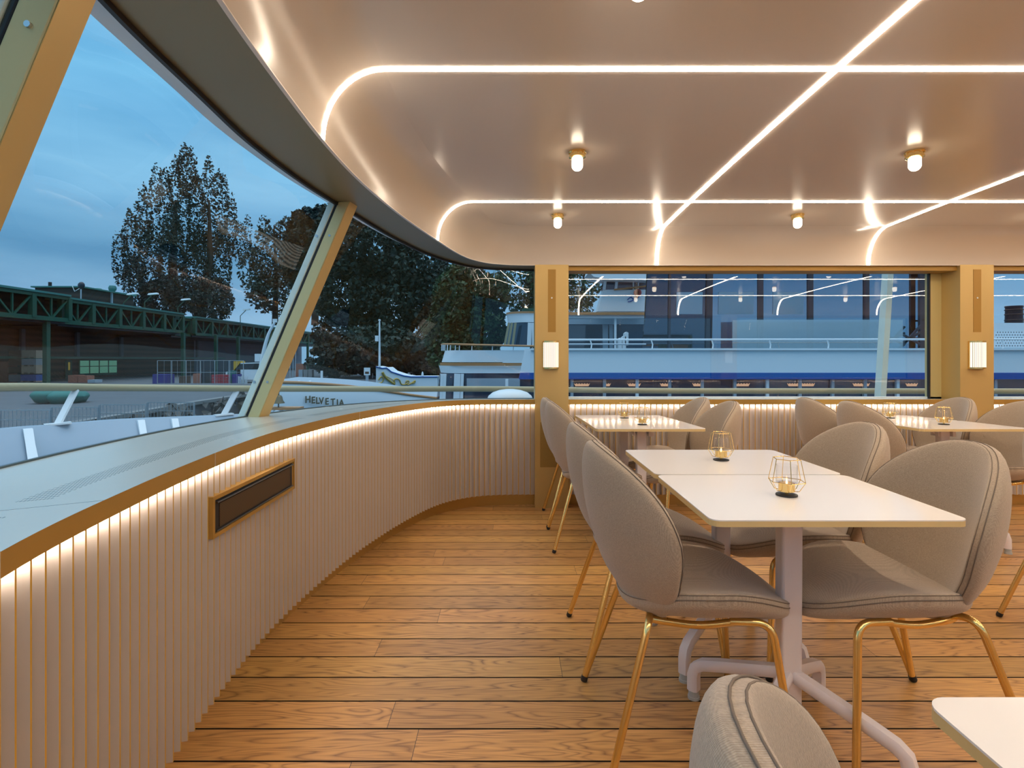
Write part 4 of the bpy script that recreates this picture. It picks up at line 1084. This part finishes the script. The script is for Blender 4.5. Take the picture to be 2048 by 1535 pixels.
# davit and white flag mast
r = thing('curved_davit', 'curved white boat davit seen left of the mid bow post', 'davit'); b = MB()
b.tube(spline([P(516, 960, 14), P(517, 850, 14), P(518, 775, 14), P(521, 740, 14), P(528, 700, 14), P(537, 668, 14), P(549, 645, 14)]), .05, 8, radii=[.085-.055*k/60 for k in range(61)]); b.obj('arm', MT['hull'], r)
b = MB(); c = P(549, 642, 14); b.box(c.x-.05, c.x+.05, 14, 14.05, c.z-.03, c.z+.06); b.obj('tip_fitting', MT['hull'], r)
b = MB(); c = P(514, 715, 14); b.box(c.x-.06, c.x+.06, 14, 14.1, c.z-.1, c.z+.1); b.obj('lamp_box', MT['hull'], r)
for px in (579, 585, 589):
    b = MB(); b.tube([P(px, 806, 19), P(px+3 if px != 589 else px+5, 610, 19)], .012, 6); tag(b.obj('rigging_wire', MT['steel']), 'thin grey rigging wire rising right of the mid bow post', 'wire', 'rigging wires by the mid post')
pb_ = thing('steamer_bow', 'white steamer bow with gilded scrollwork and a tall white mast', 'boat')
Yb = 26
topc = [(752, 732), (757, 733), (765, 735), (773, 734), (777, 737), (783, 742), (795, 746), (808, 750), (822, 752), (845, 752), (875, 752)]
b = MB(); t_ = [P(x, y, Yb+(x-752)*.012) for x, y in topc]
b.grid([[p for p in t_], [Vector((p.x, p.y, -1.)) for p in t_], [Vector((p.x, p.y+.3, -2.4)) for p in t_]]); b.grid([[p for p in t_], [p+Vector((.05, 1.2, .0)) for p in t_], [Vector((p.x+.05, p.y+1.2, -2.4)) for p in t_]]); b.obj('hull', MT['hull'], pb_)
b = MB(); b.tube([p-Vector((0, .03, .03)) for p in t_], .03, 6); b.obj('sheer_line', MT['blue'], pb_)
def scroll(pts, rads, name):
    b = MB(); pp = spline([P(x, y, Yb-.06+(x-752)*.012) for x, y in pts], 6); n_ = len(pp)
    b.tube(pp, .03, 8, radii=[rads[0]+(rads[1]-rads[0])*i/(n_-1) for i in range(n_)]); b.obj(name, MT['goldleaf'], pb_, smooth='all')
scroll([(765, 744), (768, 750), (774, 757), (783, 764), (790, 768)], (.07, .05), 'gilded_figure')
scroll([(757, 760), (762, 753), (767, 757), (764, 764), (757, 766)], (.03, .03), 'gilded_scroll')
scroll([(790, 766), (788, 760), (793, 757), (799, 760), (803, 768), (812, 768), (818, 763), (814, 761), (811, 765)], (.035, .03), 'gilded_scroll')
scroll([(811, 766), (816, 769), (824, 765), (830, 761), (829, 765), (824, 766)], (.03, .035), 'gilded_scroll')
scroll([(772, 752), (780, 756), (788, 761)], (.02, .02), 'gilded_scroll')
b = MB(); b.tube([P(759, 734, Yb), P(759, 641, Yb)], .05, 8, radii=[.055, .035]); b.obj('mast', MT['hull'], pb_)
b = MB(); c = P(759, 641, Yb); b.lathe([(.06, 0), (.06, .05), (0, .07)], 10, c); b.obj('truck', MT['hull'], pb_)
b = MB(); c = P(754, 676, Yb); b.box(c.x-.07, c.x+.07, Yb-.1, Yb+.05, c.z-.15, c.z+.12); b.obj('mast_lamp', MT['hull'], pb_)
b = MB(); c = P(845, 748, Yb); b.lathe([(.06, -.1), (.05, .02), (.02, .12), (0, .13)], 10, c); b.obj('deck_lamp', MT['hull'], pb_)

# ship with the rounded upper deck
sa = thing('passenger_ship', 'white passenger ship with rounded decks and a wheelhouse, either side of the first pillar', 'ship')
def decks(px_l, px_r, Yl, Yr, round_, pts_y, name, mat, m=14, lean=0., parent=sa, taper=None):
    """band wrapping round a curved bow: left end turns away from the viewer"""
    rows = []
    for j, py in enumerate(pts_y):
        row = []
        for k in range(m+1):
            a = PI/2*(k/m); x = px_l+round_*(1-math.sin(a))*0; 
            ex = px_l+(taper[j] if taper else 0)
            # quarter ellipse in plan, then straight towards the right
            X0 = P(ex, py, Yl); rx = round_; ry = round_*1.1
            row.append((X0.x+rx*(1-math.cos(a)), Yl+ry*(1-math.sin(a))*1.0, X0.z))
        X1 = P(px_r, py, Yr); row.append((X1.x, Yr, row[-1][2])); rows.append(row)
    b = MB(); b.grid(rows)
    o = b.obj(name, mat, parent, smooth=True); return rows
YA = 19.
hullA = decks(883, 1290, YA, YA, 1.0, (700, 724), 'upper_bulwark', MT['hull'], taper=(0, -7))
decks(872, 1060, YA-.1, YA-.1, 1.1, (725, 731), 'timber_trim', MT['teak'])
decks(870, 1060, YA, YA, 1.0, (731, 746), 'deck_band', MT['hull'], taper=(0, 4))
decks(868, 1060, YA+.05, YA+.05, 1.0, (746, 800), 'lower_window_band', MT['shipglass'], taper=(4, -3))
for px in (884, 890, 915, 925, 1048):
    b = MB(); b.bar(P(px, 747, YA-.15), P(px-2, 800, YA-.15), .10 if px != 915 else .22, .05, up=(0, 1, 0)); b.obj('window_post', MT['hull'], sa)
b = MB(); b.box(P(934, 0, YA).x, P(1062, 0, YA).x, YA-.12, YA-.05, P(0, 775, YA).z, P(0, 756, YA).z); b.obj('seat_row', MT['hullgrey'], sa)
rt = [P(883, 689, YA+.9), P(887, 688, YA+.3), P(900, 688, YA), P(960, 689.5, YA-.05), P(1070, 692, YA-.1)]
b = MB(); b.tube(rt, .035, 8); b.obj('deck_rail', MT['teak'], sa)
for i, px in enumerate((884, 887, 890, 895, 901, 911, 919, 944, 985, 1027, 1065)):
    b = MB(); b.bar(P(px, 689, YA), P(px-.5, 701, YA), .03); b.obj('rail_post', MT['hull'], sa)
# wheelhouse left of the pillar
decks(1012, 1072, YA+2, YA+2, .8, (622, 626), 'roof_trim', MT['teak'])
decks(1013, 1072, YA+2.05, YA+2.05, .8, (626, 644), 'roof_band', MT['hull'], taper=(0, 3))
decks(1016, 1072, YA+2.15, YA+2.15, .8, (644, 690), 'wheelhouse_glass', MT['shipglass'], taper=(0, -9))
for px, q_ in ((1018, 9), (1024, 8), (1031, 6), (1060, 2), (1068, 0)):
    b = MB(); b.bar(P(px, 645, YA+1.9), P(px-q_, 692, YA+1.9), .09 if px < 1050 else .16, .05, up=(0, 1, 0)); b.obj('wheelhouse_post', MT['hull'] if px > 1050 else MT['railpaint'], sa)
b = MB(); b.box(P(1048, 0, YA).x, P(1076, 0, YA).x, YA+2.2, YA+3, P(0, 622, YA+2).z, P(0, 615, YA+2).z); b.obj('roof_locker', MT['green'], sa)
# superstructure right of the pillar
def panel(pts, Y, d, name, mat, parent): b = MB(); b.slab([P(x, y, Y) for x, y in pts], (0, d, 0)); return b.obj(name, mat, parent)
YS = 19.5
panel([(1125, 624), (1292, 624), (1292, 629), (1125, 629)], YS-.5, .4, 'roof_trim', MT['teak'], sa)
panel([(1125, 629), (1292, 629), (1292, 636), (1125, 636)], YS-.4, .4, 'deck_edge', MT['hull'], sa)
panel([(1125, 636), (1292, 636), (1292, 648), (1125, 648)], YS+.6, .2, 'overhang', MT['hullgrey'], sa)
panel([(1125, 648), (1292, 648), (1292, 700), (1125, 700)], YS+.9, .2, 'saloon_glass', MT['shipglass'], sa)
for x0, x1 in ((1206, 1216), (1219, 1226)): panel([(x0, 648), (x1, 648), (x1, 700), (x0, 700)], YS+.8, .1, 'curtain', MT['hullgrey'], sa)
panel([(1229, 634), (1233, 634), (1233, 700), (1229, 700)], YS-.3, .1, 'white_column', MT['hull'], sa)
panel([(1195, 622), (1207, 579), (1292, 579), (1292, 622)], YS, .5, 'bridge_front', MT['hull'], sa)
panel([(1203, 579), (1210, 558), (1295, 558), (1295, 579)], YS+.1, .4, 'bridge_window', MT['shipglass'], sa)
for x in (1209, 1232, 1266, 1276): panel([(x-3, 580), (x, 557), (x+5, 557), (x+2, 580)] if x < 1250 else [(x, 580), (x, 563), (x+2, 563), (x+2, 580)], YS, .1, 'bridge_post', MT['hull'], sa)
panel([(1183, 530), (1178, 545), (1188, 553), (1210, 557), (1300, 560), (1300, 530)], YS-.6, 1.2, 'bridge_roof', MT['hull'], sa)
panel([(1178, 530), (1177, 541), (1200, 532), (1215, 528)], YS-.62, .05, 'blue_roof_flash', MT['blue'], sa)
b = MB(); b.tube([P(1228, 579, YS-.1), P(1292, 572, YS-.1)], .03, 8); b.obj('bridge_rail', MT['teak'], sa)
b = MB(); c = P(1275, 585, YS-.15); b.lathe([(.13, -.05), (.13, .03), (.07, .03), (.07, -.05)], 20, c, axis='y'); b.obj('life_ring', cm['red'], sa)
b = MB(); b.tube(spline([P(1255, 599, YS-.03), P(1262, 594, YS-.03), P(1268, 598, YS-.03), P(1278, 593, YS-.03), P(1262, 602, YS-.03), P(1256, 603, YS-.03)]), .018, 6); b.obj('emblem', MT['blue'], sa)
for x0, y0_, x1, y1_ in ((1238, 675, 1244, 700), (1245, 671, 1252, 700), (1250, 663, 1257, 690)): panel([(x0, y1_), (x0, y0_+3), ((x0+x1)/2, y0_), (x1, y0_+2), (x1, y1_)], YS-1, .3, 'deck_chair_cover', MT['hull'], sa)

# ------------------------------------------------------------------ ship alongside: white and blue side, glazed saloon
YN = 13.
sn = thing('moored_ship', 'long white ship with a blue stripe lying alongside outside the far windows', 'ship')
X0 = P(1040, 0, YN).x; XE = 14.
def zz(py, Y=YN): return CAMZ-(py-HY)*Y/FPX
b = MB(); b.slab([P(1050, 697, YN), P(1064, 697, YN)+Vector((0, 0, 0)), Vector((XE, YN, zz(697))), Vector((XE, YN, zz(745))), P(1041, 745, YN)], (0, .4, 0)); b.obj('white_side', MT['hull'], sn)
b = MB(); b.box(P(1062, 0, YN-.03).x, XE, YN-.06, YN+.1, zz(700), zz(697)-.0+.01); b.obj('rubbing_edge', MT['hull'], sn)
b = MB(); b.slab([P(1041, 745, YN-.01), Vector((XE, YN-.01, zz(745))), Vector((XE, YN-.01, zz(758))), P(1038, 758, YN-.01)], (0, .35, 0)); b.obj('blue_stripe', MT['blue'], sn)
b = MB(); b.box(P(1040, 0, YN).x, XE, YN+.15, YN+.3, -2.3, zz(757)); b.obj('lower_windows', MT['shipglass'], sn)
for k in range(16):
    b = MB(); x = -.1+k*.78; b.box(x, x+.07, YN+.08, YN+.15, -1.6, zz(758)); b.obj('window_pillar', MT['hullgrey'] if k % 4 else MT['hull'], sn)
gl = emis('warm_cabin_light', (1, .62, .40), .55)
for k, (a, c) in enumerate(((1148, 1180), (1207, 1222), (1255, 1282), (1320, 1342), (1385, 1407), (1466, 1500), (1575, 1630), (1706, 1740), (1812, 1836))):
    b = MB(); n_ = max(2, int((c-a)/5)); pts = []
    for i in range(n_):
        x0, x1 = a+(c-a)*i/n_, a+(c-a)*(i+1)/n_
        pts += [P(x0, 766, YN+.12), P((x0+x1)/2, 768, YN+.12)]
    pts += [P(c, 766, YN+.12), P(c-3, 772, YN+.12), P(a+3, 772, YN+.12)]
    b.slab(pts, (0, .02, 0)); b.obj('lit_cabin_valance', gl, sn)
b = MB(); b.tube([P(1100, 679, YN), Vector((XE, YN, zz(678)))], .022, 8); b.obj('top_rail', MT['hull'], sn)
b = MB(); b.tube([P(1100, 688, YN+.6), P(1292, 688, YN+.6)], .02, 8); b.obj('inner_rail', MT['hullgrey'], sn)
for px in (1182, 1304, 1425, 1540, 1656, 1773, 1888, 2005):
    p0, p1 = P(px, 699, YN), P(px, 679, YN); b = MB(); b.tube([p0, p0.lerp(p1, .5)+Vector((.015, 0, 0)), p1-Vector((.02, 0, 0))], .016, 6); b.obj('rail_post', MT['hull'], sn)
# walkway and glazed saloon
b = MB(); b.box(P(1290, 0, YN+1).x, XE, YN+.4, YN+4, zz(699), zz(699)+.03); b.obj('side_deck', MT['hullgrey'], sn)
YG = 14.6
def gp(px, py): return P(px, py, YG)
b = MB(); b.slab([gp(1420, 500), gp(1417, 700), gp(1884, 700), gp(1884, 500)], (0, .1, 0)); b.obj('saloon_glazing', pbr('blue_coated_glass', (.22, .33, .44), .02, 1., 1.), sn)
b = MB(); b.slab([gp(1297, 500), gp(1290, 640), gp(1284, 700), gp(1416, 700), gp(1419, 500)], (0, .1, 0)); b.obj('saloon_glazing', pbr('tree_reflection_glass', (.07, .10, .14), .03, 1., 1.), sn)  # mirrored trees put into these panes as a darker glass colour
for x0, x1 in ((1352, 1404), (1436, 1506), (1545, 1606)):
    b = MB(); b.slab([gp(x0+1, 584), gp(x0, 628), gp(x1, 628), gp(x1+1, 584)], (0, -.02, 0)); b.obj('white_blind', pbr('pale_blind_behind_glass', (.16, .28, .36), .3) if x0 == 1352 else D.materials['pale_blind_behind_glass'], sn)
for x0, x1, s_ in ((1337, 1341, 2), (1412, 1424, 3), (1518, 1527, 0), (1618, 1627, 0), (1731, 1739, 0), (1849, 1852, 0)):
    b = MB(); b.slab([P(x0+s_, 500, YG-.06), P(x0, 700, YG-.06), P(x1, 700, YG-.06), P(x1+s_, 500, YG-.06)], (0, .06, 0)); b.obj('mullion', MT['mull'], sn)
for x0, x1 in ((1341, 1412), (1297, 1337)):
    b = MB(); b.slab([P(x0+2, 538, YG+.2), P(x1+2, 538, YG+.2), P(x1, 552, YG+.2), P(x0, 560, YG+.2)], (0, .05, 0)); b.obj('inner_soffit', MT['hullgrey'], sn)
b = MB(); b.slab([P(1500, 639, YG-.4), P(1806, 639, YG-.4), P(1806, 700, YG-.4), P(1465, 700, YG-.4), P(1465, 640, YG-.4)], (0, .03, 0)); b.obj('glass_screen', thin_glass('pale_screen_glass', .42, (.55, .75, .80)), sn)
for (x0, y0_, x1, y1_) in ((1840, 500, 1849, 700), (1845, 638, 1888, 641), (1845, 655, 1888, 657), (1848, 538, 1890, 552)):
    b = MB(); b.slab([P(x0, y0_, YG-.2), P(x1, y0_, YG-.2), P(x1, y1_, YG-.2), P(x0, y1_, YG-.2)], (0, .08, 0)); b.obj('stair_frame', MT['mull'], sn)
for k in range(4):
    b = MB(); b.bar(P(1800+k*2, 690-k*9+6, YG-.3), P(1842, 650+k*13, YG-.3), .05, .05); b.obj('stair_rail', MT['mull'], sn)
# right hand window: funnel, perforated box
fu = thing('ship_funnel', 'dark ribbed funnel seen through the window at the right edge', 'funnel', P(2028, 650, 24))
b = MB(); b.lathe([(.33, -.3), (.30, .75), (.32, .78), (.32, .84), (0, .84)], 20); b.obj('stack', MT['mull'], fu, smooth=True)
for z in (.2, .45, .65): b = MB(); b.lathe([(.325, z), (.335, z+.02), (.325, z+.04)], 20); b.obj('band', MT['black'], fu)
pbx = thing('perforated_screen', 'pale perforated metal screen on the ship seen at the right edge', 'screen', P(2030, 678, YN+1.2))
b = MB(); b.box(-.55, 3, 0, .05, -.22, .22); b.obj('sheet', MT['hull'], pbx)
b = MB()
for i in range(26):
    for j in range(6): b.box(-.5+i*.07+(j % 2)*.035, -.5+i*.07+.022+(j % 2)*.035, -.004, 0, -.18+j*.07, -.158+j*.07)
tag(b.obj('hole', MT['dark'], pbx), kind='stuff')
b = MB(); b.box(-.65, 3.2, .4, 1.6, .22, .45); b.obj('upper_ledge', MT['hull'], pbx)

# ------------------------------------------------------------------ trees
def tree(name, label, blobs, n, size, mat, trunk, seed, group='trees along the shore', branches=0):
    rnd = random.Random(seed); r = thing(name, label, 'tree', (0, 0, 0), group)
    vol = [a*c*d_ for (_, _, _, a, c, d_) in blobs]; tot = sum(vol); b = MB()
    for (x, y, z, a, c, d_), v in zip(blobs, vol):
        for _ in range(int(n*v/tot)):
            while True:
                u = Vector((rnd.uniform(-1, 1), rnd.uniform(-1, 1), rnd.uniform(-1, 1)))
                if u.length < 1: break
            u = u.normalized()*(u.length**.55)
            nn_ = noise.noise(Vector((u.x*2.6+x, u.y*2.6+y, u.z*2.6+z)))
            if nn_ < -.22: continue
            u = u*(1+.22*nn_)
            p = Vector((x+u.x*a, y+u.y*c, z+u.z*d_)); s = size*rnd.uniform(.5, 1.2)
            e1 = Vector((rnd.gauss(0, 1), rnd.gauss(0, 1), rnd.gauss(0, 1))).normalized()*s; e2 = e1.cross(Vector((rnd.gauss(0, 1), rnd.gauss(0, 1), rnd.gauss(0, 1)))).normalized()*s*.6
            b.add([p-e1, p-e2, p+e1, p+e2], [(0, 1, 2, 3)])
    b.keepn = True
    b.obj('foliage', mat, r)
    b = MB()
    for t in trunk: b.tube([Vector(q_) for q_ in t[0]], .2, 7, radii=t[1])
    for _ in range(branches):
        bl = blobs[rnd.randrange(len(blobs))]; t = trunk[0][0]; a = Vector(t[-1]).lerp(Vector(t[0]), rnd.uniform(0, .5))
        e = Vector((bl[0]+rnd.uniform(-.8, .8)*bl[3], bl[1], bl[2]+rnd.uniform(-.5, .8)*bl[5])); m_ = a.lerp(e, .5)+Vector((rnd.uniform(-.6, .6), 0, rnd.uniform(-.2, .9)))
        b.tube([a, m_, e], .1, 5, radii=[size*.30, size*.2, size*.08])
    b.obj('trunk', MT['bark'], r); return r
def tb(px, py, wpx, hpx, Y, dy=1.):
    c = P(px, py, Y); return (c.x, Y, c.z, wpx*Y/FPX, wpx*Y/FPX*dy, hpx*Y/FPX)
YP = 86
plumes = [(375, 345, 22, 54), (352, 375, 16, 62), (418, 350, 11, 42), (313, 375, 14, 50), (330, 420, 18, 85), (395, 440, 22, 90), (440, 420, 20, 80), (462, 450, 15, 66), (288, 445, 19, 72), (262, 490, 20, 66),
          (300, 530, 26, 90), (345, 530, 30, 100), (395, 545, 30, 90), (440, 530, 26, 80), (240, 515, 17, 52), (270, 570, 26, 60), (480, 490, 17, 46), (495, 460, 10, 34), (330, 600, 50, 45), (420, 600, 50, 45), (408, 395, 10, 50), (367, 440, 15, 80)]
tree('poplar', 'tall clump of upright poplars behind the shed', [tb(q_[0], q_[1], q_[2]*.84, q_[3]*1.02, YP+random.uniform(-3, 3)) for q_ in plumes], 38000, .25, MT['leaf_p'],
     [([P(350, 640, YP), P(345, 520, YP), P(352, 400, YP)], [.9, .6, .2]), ([P(400, 640, YP), P(420, 520, YP), P(418, 400, YP)], [.8, .5, .15]), ([P(300, 640, YP), P(275, 540, YP)], [.6, .3])], 11)
tree('leafy_tree', 'loose airy tree between the poplars and the mid bow post', [tb(540, 520, 40, 70, 78), tb(575, 480, 26, 50, 78), tb(530, 460, 18, 30, 78), tb(510, 545, 30, 50, 78), tb(560, 590, 60, 40, 78), tb(620, 570, 40, 60, 78)], 7000, .30, MT['leaf_p'],
     [([P(550, 650, 78), P(552, 560, 78), P(548, 450, 78)], [.45, .3, .08]), ([P(600, 650, 78), P(590, 560, 78), P(575, 450, 78)], [.4, .25, .06])], 12, branches=26)
tree('leafy_tree', 'dense dark rounded tree rising behind the mid bow post', [tb(625, 480, 52, 62, 72), tb(650, 440, 30, 30, 72), tb(600, 520, 40, 50, 72)], 12000, .34, MT['leaf_d'],
     [([P(630, 650, 72), P(632, 560, 72), P(630, 460, 72)], [.5, .35, .1])], 13, branches=12)
tree('leafy_tree', 'big dark tree filling the top of the middle bow window', [tb(740, 500, 95, 75, 64), tb(820, 545, 80, 50, 64), tb(700, 580, 80, 70, 64), tb(790, 610, 90, 60, 64), tb(700, 680, 70, 60, 64), tb(860, 600, 60, 60, 64)], 34000, .32, MT['leaf_d'],
     [([P(760, 760, 64), P(755, 640, 64), P(750, 520, 64)], [.6, .4, .15])], 14, branches=14)
tree('leafy_tree', 'dark trees low behind the steamer bow', [tb(760, 700, 90, 50, 58), tb(680, 720, 60, 35, 58), tb(850, 710, 60, 45, 58)], 14000, .30, MT['leaf_d'],
     [([P(800, 770, 58), P(803, 700, 58)], [.15, .08]), ([P(840, 770, 58), P(838, 690, 58)], [.15, .08])], 15)
tree('leafy_tree', 'green bushy tree behind the rounded ship deck', [tb(930, 600, 62, 75, 50), tb(900, 670, 50, 60, 50), tb(960, 660, 55, 60, 50), tb(985, 590, 32, 45, 50), tb(930, 720, 70, 45, 50)], 26000, .27, MT['leaf_g'],
     [([P(940, 760, 50), P(935, 660, 50), P(932, 560, 50)], [.5, .3, .1])], 16, branches=14)
tree('leafy_tree', 'thin branchy tree with sky showing through, behind the first pillar', [tb(1040, 560, 45, 60, 46), tb(1100, 570, 50, 70, 46), tb(1165, 570, 36, 50, 46), tb(1150, 620, 36, 36, 46), tb(1060, 640, 40, 40, 46)], 9500, .17, MT['leaf_g'],
     [([P(1065, 720, 46), P(1072, 620, 46), P(1068, 520, 46)], [.32, .22, .12]), ([P(1150, 720, 46), P(1160, 620, 46), P(1172, 520, 46)], [.25, .18, .08])], 17, branches=40)
# wooded shore and buildings opposite, behind the viewer: what the ship's glass mirrors
